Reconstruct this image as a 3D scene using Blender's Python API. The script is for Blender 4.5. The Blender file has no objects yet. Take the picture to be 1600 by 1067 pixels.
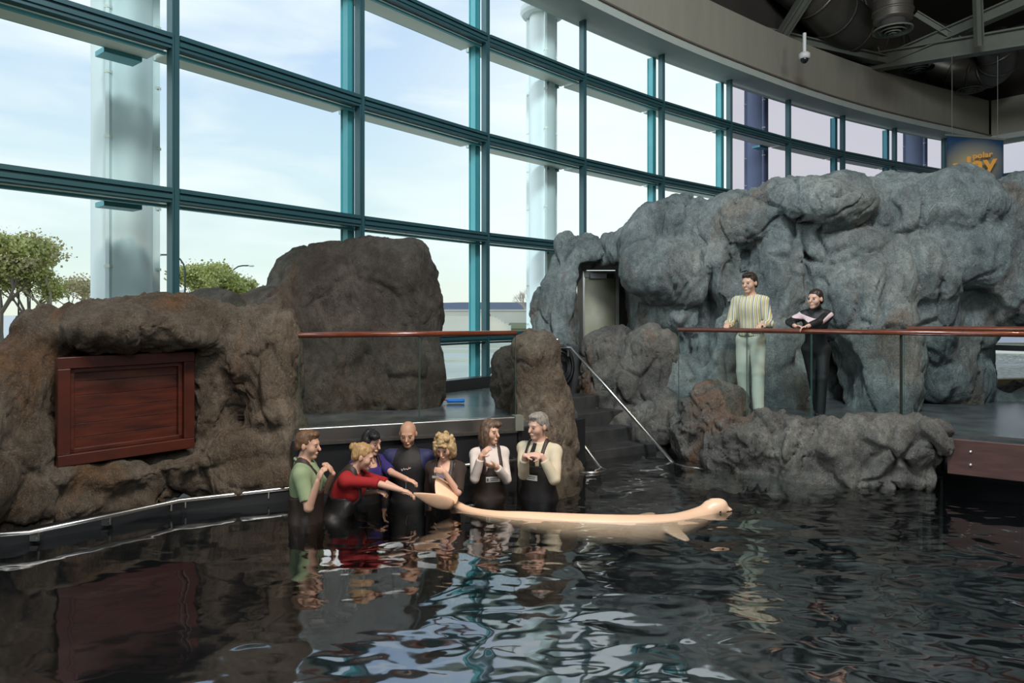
import bpy, math, random
import numpy as np
from mathutils import Vector, Matrix
random.seed(7)
S = bpy.context.scene
COL = S.collection
F = 1067.0; EYE = 1.94
# ---------------------------------------------------------------- camera, sky, lights, exposure
cam = bpy.data.cameras.new('camera'); camo = bpy.data.objects.new('camera', cam); COL.objects.link(camo)
camo.location = (0, 0, EYE); camo.rotation_euler = (math.pi/2, 0, 0)
cam.sensor_width = 36; cam.lens = 36*F/1600; cam.shift_y = -43.5/1600; cam.clip_end = 2000; cam.clip_start = .05
S.camera = camo
S.view_settings.view_transform = 'Standard'; S.view_settings.look = 'None'
S.view_settings.gamma = 1; S.view_settings.use_curve_mapping = False
S.view_settings.exposure = 0.0
S.cycles.max_bounces = 8; S.cycles.transparent_max_bounces = 16; S.cycles.diffuse_bounces = 4
S.cycles.caustics_reflective = False; S.cycles.caustics_refractive = False
S.cycles.sample_clamp_indirect = 4

def srgb(r, g, b):
    f = lambda c: (c/255/12.92) if c/255 <= .04045 else ((c/255+.055)/1.055)**2.4
    return (f(r), f(g), f(b), 1)

w = bpy.data.worlds.new('sky'); S.world = w; w.use_nodes = True
N = w.node_tree.nodes; L = w.node_tree.links; N.clear()
tc = N.new('ShaderNodeTexCoord'); sp = N.new('ShaderNodeSeparateXYZ'); L.new(tc.outputs['Generated'], sp.inputs[0])
rp = N.new('ShaderNodeValToRGB'); L.new(sp.outputs['Z'], rp.inputs[0])
el = rp.color_ramp.elements
el[0].position = 0.0; el[0].color = srgb(236, 236, 218)
el[1].position = 1.0; el[1].color = srgb(120, 155, 215)
for p, c in ((.06, srgb(226, 238, 232)), (.18, srgb(214, 232, 240)), (.34, srgb(194, 214, 241)), (.6, srgb(160, 188, 230))):
    e = el.new(p); e.color = c
mp = N.new('ShaderNodeMapping'); mp.inputs['Scale'].default_value = (1.6, 1.6, 7.5); mp.inputs['Rotation'].default_value = (.12, .1, 0); L.new(tc.outputs['Generated'], mp.inputs[0])
nz = N.new('ShaderNodeTexNoise'); nz.inputs['Scale'].default_value = 1.7; nz.inputs['Detail'].default_value = 7; nz.inputs['Distortion'].default_value = .5
L.new(mp.outputs[0], nz.inputs[0])
cr = N.new('ShaderNodeMapRange'); cr.inputs[1].default_value = .43; cr.inputs[2].default_value = .66; cr.inputs[3].default_value = 0; cr.inputs[4].default_value = .9
L.new(nz.outputs[0], cr.inputs[0])
m1 = N.new('ShaderNodeMix'); m1.data_type = 'RGBA'; L.new(cr.outputs[0], m1.inputs[0]); L.new(rp.outputs[0], m1.inputs[6]); m1.inputs[7].default_value = srgb(243, 248, 249)
# broad glow of the sky around the veiled low sun, to the right of the view
dt = N.new('ShaderNodeVectorMath'); dt.operation = 'DOT_PRODUCT'; L.new(tc.outputs['Generated'], dt.inputs[0])
gd = Vector((.30, .93, .22)).normalized(); dt.inputs[1].default_value = gd
gr = N.new('ShaderNodeMapRange'); gr.inputs[1].default_value = .86; gr.inputs[2].default_value = 1.0; gr.inputs[3].default_value = 0; gr.inputs[4].default_value = .75
gr.interpolation_type = 'SMOOTHSTEP'; L.new(dt.outputs['Value'], gr.inputs[0])
m2 = N.new('ShaderNodeMix'); m2.data_type = 'RGBA'; L.new(gr.outputs[0], m2.inputs[0]); L.new(m1.outputs[2], m2.inputs[6]); m2.inputs[7].default_value = (.98, 1.0, .98, 1)
bg = N.new('ShaderNodeBackground'); L.new(m2.outputs[2], bg.inputs[0]); bg.inputs[1].default_value = 1.15
wo = N.new('ShaderNodeOutputWorld'); L.new(bg.outputs[0], wo.inputs[0])

def lamp(name, kind, loc, target, energy, color, size=.3, spot=60, blend=.6):
    d = bpy.data.lights.new(name, kind); o = bpy.data.objects.new(name, d); COL.objects.link(o)
    o.location = loc; d.energy = energy; d.color = color
    if kind == 'SPOT': d.spot_size = math.radians(spot); d.spot_blend = blend; d.shadow_soft_size = size
    if kind == 'AREA': d.size = size
    v = Vector(target)-Vector(loc); o.rotation_euler = v.to_track_quat('-Z', 'Y').to_euler(); return o
WARM = (1, .66, .38); COOL = (.86, .95, 1)
sun = bpy.data.lights.new('low_sun', 'SUN'); so = bpy.data.objects.new('low_sun', sun); COL.objects.link(so)
so.rotation_euler = Vector((.86, .30, -.34)).to_track_quat('-Z', 'Y').to_euler(); sun.energy = 1.5; sun.angle = math.radians(28); sun.color = (.95, .98, 1)
lamp('ceiling_spotlight', 'SPOT', (-.5, 1.0, 9.0), (-3.6, 6.6, 1.2), 1000, WARM, .25, 46)
lamp('ceiling_spotlight', 'SPOT', (3.0, 3.2, 9.3), (-1.0, 7.0, .3), 1050, WARM, .2, 28)
lamp('ceiling_spotlight', 'SPOT', (3.6, 2.0, 9.3), (1.0, 6.7, 0), 1150, (1, .72, .5), .2, 26)
lamp('ceiling_spotlight', 'SPOT', (8.5, 4.0, 9.0), (3.1, 9.2, 1.2), 900, WARM, .2, 34)
lamp('added_fill_panel', 'AREA', (2, 1.5, 11), (4.4, 9.5, 2.0), 1250, COOL, 2.5)  # added cool fill to brighten the right rock wall, no fixture
lamp('added_fill_panel', 'AREA', (-3, -2, 11), (-2, 8, 1.5), 200, COOL, 2.5)  # weak added fill from behind the camera over the left side
lamp('added_fill_panel', 'AREA', (9, 8, 9), (9, 16, 11), 160, (1, .95, .85), 2)  # added fill aimed up at the fascia and roof steel
lamp('added_fill_panel', 'AREA', (3, -4, 7), (-5.0, 9, 3.6), 420, COOL, 5)  # big soft fill added behind the camera to lift columns and left rock

# ---------------------------------------------------------------- helpers
def P(px, py, Y): return Vector(((px-800)/F*Y, Y, EYE-(py-490)/F*Y))
def PZ(px, py, z):
    Y = (EYE-z)*F/(py-490); return Vector(((px-800)/F*Y, Y, z))

def mat(name, color, rough=.6, metal=0., var=0., vscale=8., color2=None, bump=0., bscale=30., bdist=.02, coat=0., emit=None, mapscale=(1, 1, 1), spec=.5, attr=None, detail=6):
    m = bpy.data.materials.new(name); m.use_nodes = True
    n = m.node_tree.nodes; l = m.node_tree.links; b = n['Principled BSDF']
    b.inputs['Base Color'].default_value = color if len(color) == 4 else (*color, 1)
    b.inputs['Roughness'].default_value = rough; b.inputs['Metallic'].default_value = metal
    b.inputs['Coat Weight'].default_value = coat; b.inputs['Specular IOR Level'].default_value = spec
    t = n.new('ShaderNodeTexCoord'); mpn = n.new('ShaderNodeMapping'); mpn.inputs['Scale'].default_value = mapscale
    l.new(t.outputs['Object'], mpn.inputs[0])
    if attr:
        a = n.new('ShaderNodeAttribute'); a.attribute_name = attr; l.new(a.outputs['Color'], b.inputs['Base Color'])
    elif var > 0:
        z = n.new('ShaderNodeTexNoise'); z.inputs['Scale'].default_value = vscale; z.inputs['Detail'].default_value = detail
        l.new(mpn.outputs[0], z.inputs[0])
        c = n.new('ShaderNodeMapRange'); c.inputs[1].default_value = .5-.25/max(var, .01)*.5 if var < 1 else .35; c.inputs[2].default_value = .5+.25/max(var, .01)*.5 if var < 1 else .65
        l.new(z.outputs[0], c.inputs[0])
        x = n.new('ShaderNodeMix'); x.data_type = 'RGBA'; l.new(c.outputs[0], x.inputs[0])
        x.inputs[6].default_value = color if len(color) == 4 else (*color, 1)
        c2 = color2 or tuple(v*.5 for v in color[:3]); x.inputs[7].default_value = (*c2[:3], 1)
        l.new(x.outputs[2], b.inputs['Base Color'])
    if bump > 0:
        z2 = n.new('ShaderNodeTexNoise'); z2.inputs['Scale'].default_value = bscale; z2.inputs['Detail'].default_value = 6
        l.new(mpn.outputs[0], z2.inputs[0])
        bu = n.new('ShaderNodeBump'); bu.inputs['Strength'].default_value = bump; bu.inputs['Distance'].default_value = bdist
        l.new(z2.outputs[0], bu.inputs['Height']); l.new(bu.outputs[0], b.inputs['Normal'])
    if emit: b.inputs['Emission Color'].default_value = color; b.inputs['Emission Strength'].default_value = emit
    return m

def link(name, me, parent=None, m=None, smooth=False):
    o = bpy.data.objects.new(name, me); COL.objects.link(o)
    if m is not None: me.materials.append(m)
    if parent is not None:
        o.parent = parent
    if smooth: me.shade_smooth()
    return o
def mesh(name, V, Fc, m, parent=None, smooth=False):
    me = bpy.data.meshes.new(name)
    if parent is not None:
        M = WORLD_INV.get(parent.name)
        if M is not None: V = [M @ Vector(v) for v in V]
    me.from_pydata([tuple(v) for v in V], [], Fc); me.update()
    o = link(name, me, parent, m, smooth)
    if parent is not None and parent.name in WORLD_INV: WORLD_INV[o.name] = WORLD_INV[parent.name]   # sub-parts share the thing's frame
    return o
WORLD_INV = {}
def tag(o, label, cat, group=None, kind=None):
    if label: o['label'] = label
    if cat: o['category'] = cat
    if group: o['group'] = group
    if kind: o['kind'] = kind
    return o
def root(name, loc, label=None, cat=None, group=None, kind=None, rz=0.):
    o = bpy.data.objects.new(name, None); COL.objects.link(o); o.location = loc; o.rotation_euler = (0, 0, rz)
    o.empty_display_size = .1
    M = Matrix.Translation(Vector(loc)) @ Matrix.Rotation(rz, 4, 'Z')
    WORLD_INV[o.name] = M.inverted()
    return tag(o, label, cat, group, kind)
class MB:
    """collects shapes given in world coordinates; build() links ONE mesh object"""
    def __init__(s): s.V = []; s.F = []
    def add(s, V, Fc):
        k = len(s.V); s.V += [Vector(v) for v in V]; s.F += [tuple(i+k for i in f) for f in Fc]; return s
    def box(s, c, size, R=None):
        R = R or Matrix.Identity(3); c = Vector(c); V = []
        for dx in (-.5, .5):
            for dy in (-.5, .5):
                for dz in (-.5, .5): V.append(c+R @ Vector((dx*size[0], dy*size[1], dz*size[2])))
        return s.add(V, [(0, 1, 3, 2), (4, 6, 7, 5), (0, 4, 5, 1), (2, 3, 7, 6), (0, 2, 6, 4), (1, 5, 7, 3)])
    def beam(s, a, b, wd, ht, up=(0, 0, 1)):
        a = Vector(a); b = Vector(b); d = (b-a); Ln = d.length; d.normalize(); u = Vector(up)
        sd = d.cross(u)
        if sd.length < 1e-4: sd = d.cross(Vector((0, 1, 0)))
        sd.normalize(); u = sd.cross(d).normalized()
        R = Matrix((sd, d, u)).transposed(); return s.box((a+b)/2, (wd, Ln, ht), R)
    def ibeam(s, a, b, wd, ht, t=.03, up=(0, 0, 1)):
        a = Vector(a); b = Vector(b); d = (b-a).normalized(); u = Vector(up); sd = d.cross(u).normalized(); u = sd.cross(d).normalized()
        for k in (-1, 1): s.beam(a+u*k*(ht/2-t/2), b+u*k*(ht/2-t/2), wd, t, u)
        return s.beam(a, b, t, ht-2*t, u)
    def tube(s, pts, r, n=10, caps=True):
        pts = [Vector(p) for p in pts]; rs = r if hasattr(r, '__len__') else [r]*len(pts)
        V = []; prev = None
        for i, p in enumerate(pts):
            d = (pts[min(i+1, len(pts)-1)]-pts[max(i-1, 0)]).normalized()
            if prev is None:
                u = d.cross(Vector((0, 0, 1)))
                if u.length < 1e-3: u = d.cross(Vector((1, 0, 0)))
                u.normalize()
            else: u = (prev-d*prev.dot(d)).normalized()
            prev = u; v = d.cross(u)
            for k in range(n):
                a = 2*math.pi*k/n; V.append(p+(u*math.cos(a)+v*math.sin(a))*rs[i])
        Fc = []
        for i in range(len(pts)-1):
            for k in range(n):
                a = i*n+k; b = i*n+(k+1) % n; Fc.append((a, b, b+n, a+n))
        if caps: Fc.append(tuple(range(n-1, -1, -1))); Fc.append(tuple((len(pts)-1)*n+k for k in range(n)))
        return s.add(V, Fc)
    def lathe(s, c, prof, n=24):
        V = []; Fc = []; c = Vector(c)
        for r, z in prof:
            for k in range(n): a = 2*math.pi*k/n; V.append(c+Vector((r*math.cos(a), r*math.sin(a), z)))
        for i in range(len(prof)-1):
            for k in range(n): a = i*n+k; b = i*n+(k+1) % n; Fc.append((a, b, b+n, a+n))
        return s.add(V, Fc)
    def prism(s, poly, z0, z1):
        n = len(poly); V = [Vector((x, y, z0)) for x, y in poly]+[Vector((x, y, z1)) for x, y in poly]
        Fc = [tuple(range(n-1, -1, -1)), tuple(range(n, 2*n))]+[(i, (i+1) % n, (i+1) % n+n, i+n) for i in range(n)]
        return s.add(V, Fc)
    def ball(s, c, r, n=12):
        c = Vector(c); r = r if hasattr(r, '__len__') else (r, r, r); m = n//2; V = []; Fc = []
        for i in range(m+1):
            for k in range(n):
                t = math.pi*i/m; a = 2*math.pi*k/n
                V.append(c+Vector((r[0]*math.sin(t)*math.cos(a), r[1]*math.sin(t)*math.sin(a), r[2]*math.cos(t))))
        for i in range(m):
            for k in range(n): a = i*n+k; b = i*n+(k+1) % n; Fc.append((a, a+n, b+n, b))
        return s.add(V, Fc)
    def build(s, name, m, parent=None, smooth=False): return mesh(name, s.V, s.F, m, parent, smooth)
def autosmooth(o, ang=40):
    o.data.shade_smooth()
    me = o.data
    import bmesh
    b = bmesh.new(); b.from_mesh(me)
    for e in b.edges:
        if len(e.link_faces) == 2 and e.calc_face_angle(0) > math.radians(ang): e.smooth = False
    b.to_mesh(me); b.free(); return o
def bevel(o, wd=.01, seg=2):
    md = o.modifiers.new('bevel', 'BEVEL'); md.width = wd; md.segments = seg; md.limit_method = 'ANGLE'; return o

# ---------------------------------------------------------------- noise and implicit surfaces
rng = np.random.RandomState(11)
PERM = rng.permutation(256).astype(np.int32); PERM = np.concatenate([PERM, PERM, PERM])
GR = rng.normal(size=(256, 3)).astype(np.float32); GR /= np.linalg.norm(GR, axis=1)[:, None]
def pnoise(p):
    i = np.floor(p).astype(np.int32); f = (p-i).astype(np.float32); u = f*f*f*(f*(f*6-15)+10); i &= 255
    out = 0
    for dx in (0, 1):
        wx = u[:, 0] if dx else 1-u[:, 0]
        for dy in (0, 1):
            wy = u[:, 1] if dy else 1-u[:, 1]
            for dz in (0, 1):
                wz = u[:, 2] if dz else 1-u[:, 2]
                h = PERM[PERM[PERM[i[:, 0]+dx]+i[:, 1]+dy]+i[:, 2]+dz]
                g = GR[h]; d = g[:, 0]*(f[:, 0]-dx)+g[:, 1]*(f[:, 1]-dy)+g[:, 2]*(f[:, 2]-dz)
                out = out+wx*wy*wz*d
    return out*1.5
def fbm(p, o=4):
    a = 1; s = 0
    for k in range(o): s = s+a*pnoise(p*(2**k)+17.3*k); a *= .5
    return s
class Field:
    def __init__(s, lo, hi, h):
        s.h = h; s.lo = np.array(lo, dtype=np.float64); n = np.ceil((np.array(hi)-s.lo)/h).astype(int)+1; s.n = n
        s.ax = [(s.lo[k]+np.arange(n[k])*h).astype(np.float32) for k in range(3)]
        s.D = np.full(tuple(n), 1.0, dtype=np.float32)
    def sub(s, lo, hi):
        a = [max(0, int((lo[k]-s.lo[k])/s.h)) for k in range(3)]; b = [min(s.n[k], int((hi[k]-s.lo[k])/s.h)+2) for k in range(3)]
        if any(b[k] <= a[k] for k in range(3)): return None
        sl = tuple(slice(a[k], b[k]) for k in range(3))
        return sl, s.ax[0][a[0]:b[0], None, None], s.ax[1][None, a[1]:b[1], None], s.ax[2][None, None, a[2]:b[2]]
    def merge(s, sl, d, k, op):
        A = s.D[sl]
        if op == '+':
            if k > 0: h = np.clip(.5+.5*(A-d)/k, 0, 1); s.D[sl] = A*(1-h)+d*h-k*h*(1-h)
            else: s.D[sl] = np.minimum(A, d)
        else:
            if k > 0: h = np.clip(.5-.5*(A+d)/k, 0, 1); s.D[sl] = A*(1-h)-d*h+k*h*(1-h)
            else: s.D[sl] = np.maximum(A, -d)
    def ell(s, c, r, R=None, k=.03, op='+'):
        m = max(r)+k+3*s.h; q = s.sub([c[i]-m for i in range(3)], [c[i]+m for i in range(3)])
        if q is None: return
        sl, X, Y, Z = q; X = X-c[0]; Y = Y-c[1]; Z = Z-c[2]
        if R is not None:
            T = R.transposed() if hasattr(R, 'transposed') else R
            X, Y, Z = (T[0][0]*X+T[0][1]*Y+T[0][2]*Z, T[1][0]*X+T[1][1]*Y+T[1][2]*Z, T[2][0]*X+T[2][1]*Y+T[2][2]*Z)
        k0 = np.sqrt((X/r[0])**2+(Y/r[1])**2+(Z/r[2])**2); k1 = np.sqrt((X/r[0]**2)**2+(Y/r[1]**2)**2+(Z/r[2]**2)**2)+1e-6
        s.merge(sl, k0*(k0-1)/k1, k, op)
    def cone(s, a, b, ra, rb, k=.03, op='+', cut=None):
        m = max(ra, rb)+k+3*s.h
        q = s.sub([min(a[i], b[i])-m for i in range(3)], [max(a[i], b[i])+m for i in range(3)])
        if q is None: return
        sl, X, Y, Z = q; a = np.array(a); b = np.array(b); d = b-a; L2 = (d@d)+1e-9
        t = np.clip(((X-a[0])*d[0]+(Y-a[1])*d[1]+(Z-a[2])*d[2])/L2, 0, 1)
        v = np.sqrt((X-a[0]-t*d[0])**2+(Y-a[1]-t*d[1])**2+(Z-a[2]-t*d[2])**2)-(ra+(rb-ra)*t)
        if cut:
            dn = d/math.sqrt(L2); v = np.maximum(v, (X-b[0])*dn[0]+(Y-b[1])*dn[1]+(Z-b[2])*dn[2])
        s.merge(sl, v, k, op)
    def clip(s, fn):
        s.D = np.maximum(s.D, fn(s.ax[0][:, None, None], s.ax[1][None, :, None], s.ax[2][None, None, :]).astype(np.float32))
    def grid(s): return s.ax[0][:, None, None], s.ax[1][None, :, None], s.ax[2][None, None, :]
    def nets(s):
        D = s.D; ins = D < 0
        for k in range(3):   # keep closed at the borders
            for e in (0, -1):
                ix = [slice(None)]*3; ix[k] = e; ins[tuple(ix)] = False; D[tuple(ix)] = np.maximum(D[tuple(ix)], 1e-3)
        nx, ny, nz = D.shape
        c = np.zeros((nx-1, ny-1, nz-1), dtype=np.uint8)
        offs = [(i, j, k) for i in (0, 1) for j in (0, 1) for k in (0, 1)]
        for o in offs: c += ins[o[0]:nx-1+o[0], o[1]:ny-1+o[1], o[2]:nz-1+o[2]]
        act = np.argwhere((c > 0) & (c < 8))
        if len(act) == 0: return np.zeros((0, 3)), np.zeros((0, 4), int)
        val = {o: D[act[:, 0]+o[0], act[:, 1]+o[1], act[:, 2]+o[2]] for o in offs}
        acc = np.zeros((len(act), 3)); cnt = np.zeros(len(act))
        for a in offs:
            for ax in range(3):
                if a[ax] == 0:
                    b = list(a); b[ax] = 1; b = tuple(b); va = val[a]; vb = val[b]; m = (va < 0) != (vb < 0)
                    t = np.where(m, va/np.where(m, va-vb, 1), 0); p = np.tile(np.array(a, float), (len(act), 1)); p[:, ax] = t
                    acc += p*m[:, None]; cnt += m
        V = (act+acc/cnt[:, None])*s.h+s.lo
        idx = np.full(c.shape, -1, dtype=np.int64); idx[act[:, 0], act[:, 1], act[:, 2]] = np.arange(len(act))
        Q = []
        for ax in range(3):
            o1, o2 = [(1, 2), (2, 0), (0, 1)][ax]
            A = ins[tuple(slice(0, -1) if k == ax else slice(None) for k in range(3))]; B = ins[tuple(slice(1, None) if k == ax else slice(None) for k in range(3))]
            e = np.argwhere(A != B); e = e[(e[:, o1] > 0) & (e[:, o2] > 0)]
            if len(e) == 0: continue
            sgn = A[e[:, 0], e[:, 1], e[:, 2]]
            def at(d1, d2): g = e.copy(); g[:, o1] += d1; g[:, o2] += d2; return idx[g[:, 0], g[:, 1], g[:, 2]]
            q = np.stack([at(-1, -1), at(0, -1), at(0, 0), at(-1, 0)], 1)
            q[~sgn] = q[~sgn][:, ::-1]; Q.append(q)
        return V, np.concatenate(Q)
def vnormals(V, Q):
    n = np.cross(V[Q[:, 2]]-V[Q[:, 0]], V[Q[:, 3]]-V[Q[:, 1]]); N_ = np.zeros_like(V)
    for k in range(4):
        for a in range(3): N_[:, a] += np.bincount(Q[:, k], n[:, a], minlength=len(V))
    return N_/(np.linalg.norm(N_, axis=1)[:, None]+1e-9)
def relax(V, Q, it=1, f=.5):
    for _ in range(it):
        A = np.zeros_like(V); c = np.zeros(len(V))
        for k in range(4):
            a = Q[:, k]; b = Q[:, (k+1) % 4]
            for x, y in ((a, b), (b, a)):
                c += np.bincount(x, minlength=len(V))
                for d in range(3): A[:, d] += np.bincount(x, V[y, d], minlength=len(V))
        V = V*(1-f)+f*A/c[:, None]
    return V
def npmesh(name, V, Q, m, parent=None, smooth=True, world=False):
    me = bpy.data.meshes.new(name); n = len(V); q = len(Q)
    if world and parent is not None:
        M = np.array(WORLD_INV[parent.name]); V = V@M[:3, :3].T+M[:3, 3]
    me.vertices.add(n); me.vertices.foreach_set('co', np.asarray(V, dtype=np.float32).ravel())
    me.loops.add(4*q); me.loops.foreach_set('vertex_index', Q.astype(np.int32).ravel())
    me.polygons.add(q); me.polygons.foreach_set('loop_start', np.arange(q, dtype=np.int32)*4)
    me.update(calc_edges=True); me.validate()
    return link(name, me, parent, m, smooth)

# ---------------------------------------------------------------- materials
def rock_mat(name, base, dark, stain, warm, seed=0., spk=.5):
    """mottled artificial rock: two tones, iron stains, pale speckle, pits; colour comes from the rock itself"""
    m = bpy.data.materials.new(name); m.use_nodes = True; n = m.node_tree.nodes; l = m.node_tree.links; b = n['Principled BSDF']
    b.inputs['Roughness'].default_value = .72; b.inputs['Specular IOR Level'].default_value = .35
    t = n.new('ShaderNodeTexCoord')
    def noise(sc, det=6, off=0, dist=0., ms=(1, 1, 1), rough=.55):
        mm = n.new('ShaderNodeMapping'); mm.inputs['Location'].default_value = (seed+off, off*1.7, -off); mm.inputs['Scale'].default_value = ms
        l.new(t.outputs['Object'], mm.inputs[0]); z = n.new('ShaderNodeTexNoise'); z.inputs['Scale'].default_value = sc
        z.inputs['Detail'].default_value = det; z.inputs['Distortion'].default_value = dist; z.inputs['Roughness'].default_value = rough; l.new(mm.outputs[0], z.inputs[0]); return z.outputs[0]
    def rng_(x, a, c, lo=0., hi=1.):
        r = n.new('ShaderNodeMapRange'); r.inputs[1].default_value = a; r.inputs[2].default_value = c; r.inputs[3].default_value = lo; r.inputs[4].default_value = hi; l.new(x, r.inputs[0]); return r.outputs[0]
    def mix(f, a, c, mode='MIX'):
        x = n.new('ShaderNodeMix'); x.data_type = 'RGBA'; x.blend_type = mode; l.new(f, x.inputs[0])
        for v, i in ((a, 6), (c, 7)):
            if isinstance(v, tuple): x.inputs[i].default_value = (*v[:3], 1)
            else: l.new(v, x.inputs[i])
        return x.outputs[2]
    c = mix(rng_(noise(1.3, 5, 0, .6), .35, .65), base, dark)
    c = mix(rng_(noise(.8, 6, 5, 1.2, (1, 1, .5)), .54, .66, 0, warm), c, stain)
    c = mix(rng_(noise(9, 8, 3, .3, (1, 1, .6), .7), .40, .62, .0, .55), c, tuple(v*.42 for v in dark[:3]))
    fine = noise(75, 4, 9, 0, (1, 1, 1), .8)
    c = mix(rng_(fine, .56, .66, 0, spk), c, tuple(min(1, v*1.9+.04) for v in base[:3]))
    c = mix(rng_(noise(48, 3, 21, 0, (1, 1, 1), .8), .55, .68, 0, .6), c, tuple(v*.25 for v in dark[:3]))
    l.new(c, b.inputs['Base Color'])
    h1 = noise(60, 6, 2, 0, (1, 1, .7), .8); h2 = noise(11, 8, 7, .8, (1, 1, .45), .65)
    ad = n.new('ShaderNodeMath'); ad.operation = 'MULTIPLY_ADD'; l.new(h2, ad.inputs[0]); ad.inputs[1].default_value = 2.6; l.new(h1, ad.inputs[2])
    bu = n.new('ShaderNodeBump'); bu.inputs['Strength'].default_value = 1.0; bu.inputs['Distance'].default_value = .035
    l.new(ad.outputs[0], bu.inputs['Height']); l.new(bu.outputs[0], b.inputs['Normal'])
    return m
M_rockR = rock_mat('grey_green_rock', (.44, .49, .47), (.19, .225, .225), (.26, .13, .06), .6, 0.)
M_rockS = rock_mat('grey_brown_rock', (.36, .335, .29), (.15, .14, .125), (.34, .14, .05), .9, 31.)
M_rockL = rock_mat('brown_rock', (.30, .245, .185), (.13, .09, .058), (.26, .13, .055), .9, 60.)
M_rockB = rock_mat('dark_brown_rock', (.18, .15, .122), (.085, .066, .05), (.15, .095, .06), .7, 90., .3)
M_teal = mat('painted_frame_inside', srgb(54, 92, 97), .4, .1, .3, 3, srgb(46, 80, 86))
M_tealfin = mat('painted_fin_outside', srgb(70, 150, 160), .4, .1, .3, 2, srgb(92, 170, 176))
M_sof = mat('fin_underside_grey', srgb(222, 224, 212), .5, .1)
M_col = mat('column_white_paint', srgb(240, 246, 246), .85, 0, .25, 1.5, srgb(222, 234, 233), .05, 12)
M_fascia = mat('fascia_membrane', srgb(158, 153, 140), .75, 0, .3, 1.2, srgb(144, 140, 129), .35, 3, .06, mapscale=(1, 1, .25))
M_soffit = mat('soffit_paint', srgb(190, 196, 188), .6, 0, .2, 2, srgb(170, 178, 172))
M_ceil = mat('dark_ceiling', (.05, .042, .036), .9, 0, .4, 1.5, (.03, .026, .022))
M_dark = mat('dark_wall', (.06, .058, .055), .9)
M_steelp = mat('truss_paint', srgb(122, 126, 116), .55, .1, .25, 4, srgb(104, 106, 98))
M_duct = mat('galvanised_duct', srgb(118, 112, 104), .42, .55, .4, 2, srgb(88, 84, 80), .15, 8)
M_ss = mat('brushed_stainless', (.62, .6, .57), .28, 1., .2, 40, (.5, .49, .47), .1, 60, .002, mapscale=(1, 1, 8))
M_railwood = mat('varnished_handrail', srgb(120, 62, 40), .28, 0, .5, 3, srgb(92, 44, 28), coat=.5, mapscale=(1, 6, 6))
M_panel = mat('red_brown_board', srgb(92, 38, 20), .42, 0, .6, 5, srgb(54, 20, 12), .15, 14, .01, coat=.3, mapscale=(.6, .6, 5))
M_frame = mat('red_brown_frame', srgb(84, 34, 20), .4, 0, .5, 6, srgb(58, 24, 15), coat=.2)
M_beamwood = mat('dark_wood_fascia', srgb(86, 56, 48), .5, 0, .6, 3, srgb(62, 40, 36), .2, 20, .005, mapscale=(1, 1, 8))
M_liner = mat('black_pool_liner', (.008, .009, .011), .5, 0)
M_black = mat('black_rubber', (.012, .012, .013), .45, 0, .3, 20, (.02, .02, .02), .2, 30, .003)
M_bolt = mat('bright_bolt', (.75, .73, .68), .3, .8)
M_wet = mat('wet_stone_floor', (.13, .14, .145), .26, 0, .6, 3, (.05, .055, .06), .35, 7, .01)
M_conc = mat('pale_concrete', srgb(240, 234, 218), .85, 0, .3, .7, srgb(222, 216, 200), .2, 6)
M_grass = mat('grass', (.15, .17, .06), .95, 0, .6, .4, (.22, .21, .10), .4, 12)
M_road = mat('road', srgb(168, 166, 158), .9, 0, .3, .3, srgb(150, 150, 146))
M_far = mat('far_roof_grey', srgb(104, 112, 124), .8, 0, .2, .1, srgb(96, 102, 114))
M_farw = mat('far_wall', srgb(170, 165, 150), .9)
M_leaf = mat('spring_leaves', (.50, .54, .16), .8, 0, .6, .7, (.62, .58, .24))
M_bark = mat('bark', (.20, .16, .12), .9)
M_bark2 = mat('pale_twigs', (.46, .38, .31), .9)
M_blue = mat('blue_plastic', srgb(20, 120, 215), .35)
M_orange = mat('cone_orange', srgb(225, 80, 60), .5)
M_white = mat('white_plastic', (.8, .8, .78), .4)
def front_only(n, l, fr, mx):   # the Fresnel reflection of the outer face only; the inner face just transmits
    ge = n.new('ShaderNodeNewGeometry'); iv = n.new('ShaderNodeMath'); iv.operation = 'SUBTRACT'; iv.inputs[0].default_value = 1; l.new(ge.outputs['Backfacing'], iv.inputs[1])
    mu = n.new('ShaderNodeMath'); mu.operation = 'MULTIPLY'; l.new(fr.outputs[0], mu.inputs[0]); l.new(iv.outputs[0], mu.inputs[1]); l.new(mu.outputs[0], mx.inputs[0])
def glass_mat(name, tint, tintback=None, ior=1.45, rough=0.):
    m = bpy.data.materials.new(name); m.use_nodes = True; n = m.node_tree.nodes; l = m.node_tree.links; n.clear()
    fr = n.new('ShaderNodeFresnel'); fr.inputs[0].default_value = ior
    tr = n.new('ShaderNodeBsdfTransparent'); tr.inputs[0].default_value = (*tint, 1)
    gl = n.new('ShaderNodeBsdfGlossy'); gl.inputs['Roughness'].default_value = rough; gl.inputs[0].default_value = (.95, 1, 1, 1)
    mx = n.new('ShaderNodeMixShader'); o = n.new('ShaderNodeOutputMaterial')
    front_only(n, l, fr, mx); l.new(tr.outputs[0], mx.inputs[1]); l.new(gl.outputs[0], mx.inputs[2]); l.new(mx.outputs[0], o.inputs[0]); return m
M_glass = glass_mat('clear_window_glass', (.95, .985, .98), ior=1.2)
M_glassT = glass_mat('grey_tinted_glass', (.76, .745, .79), ior=1.15)
M_glassR = glass_mat('balustrade_glass', (.93, .965, .96), ior=1.35)
M_glassE = mat('glass_edge_green', srgb(58, 88, 82), .2, 0, spec=.6)
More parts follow.
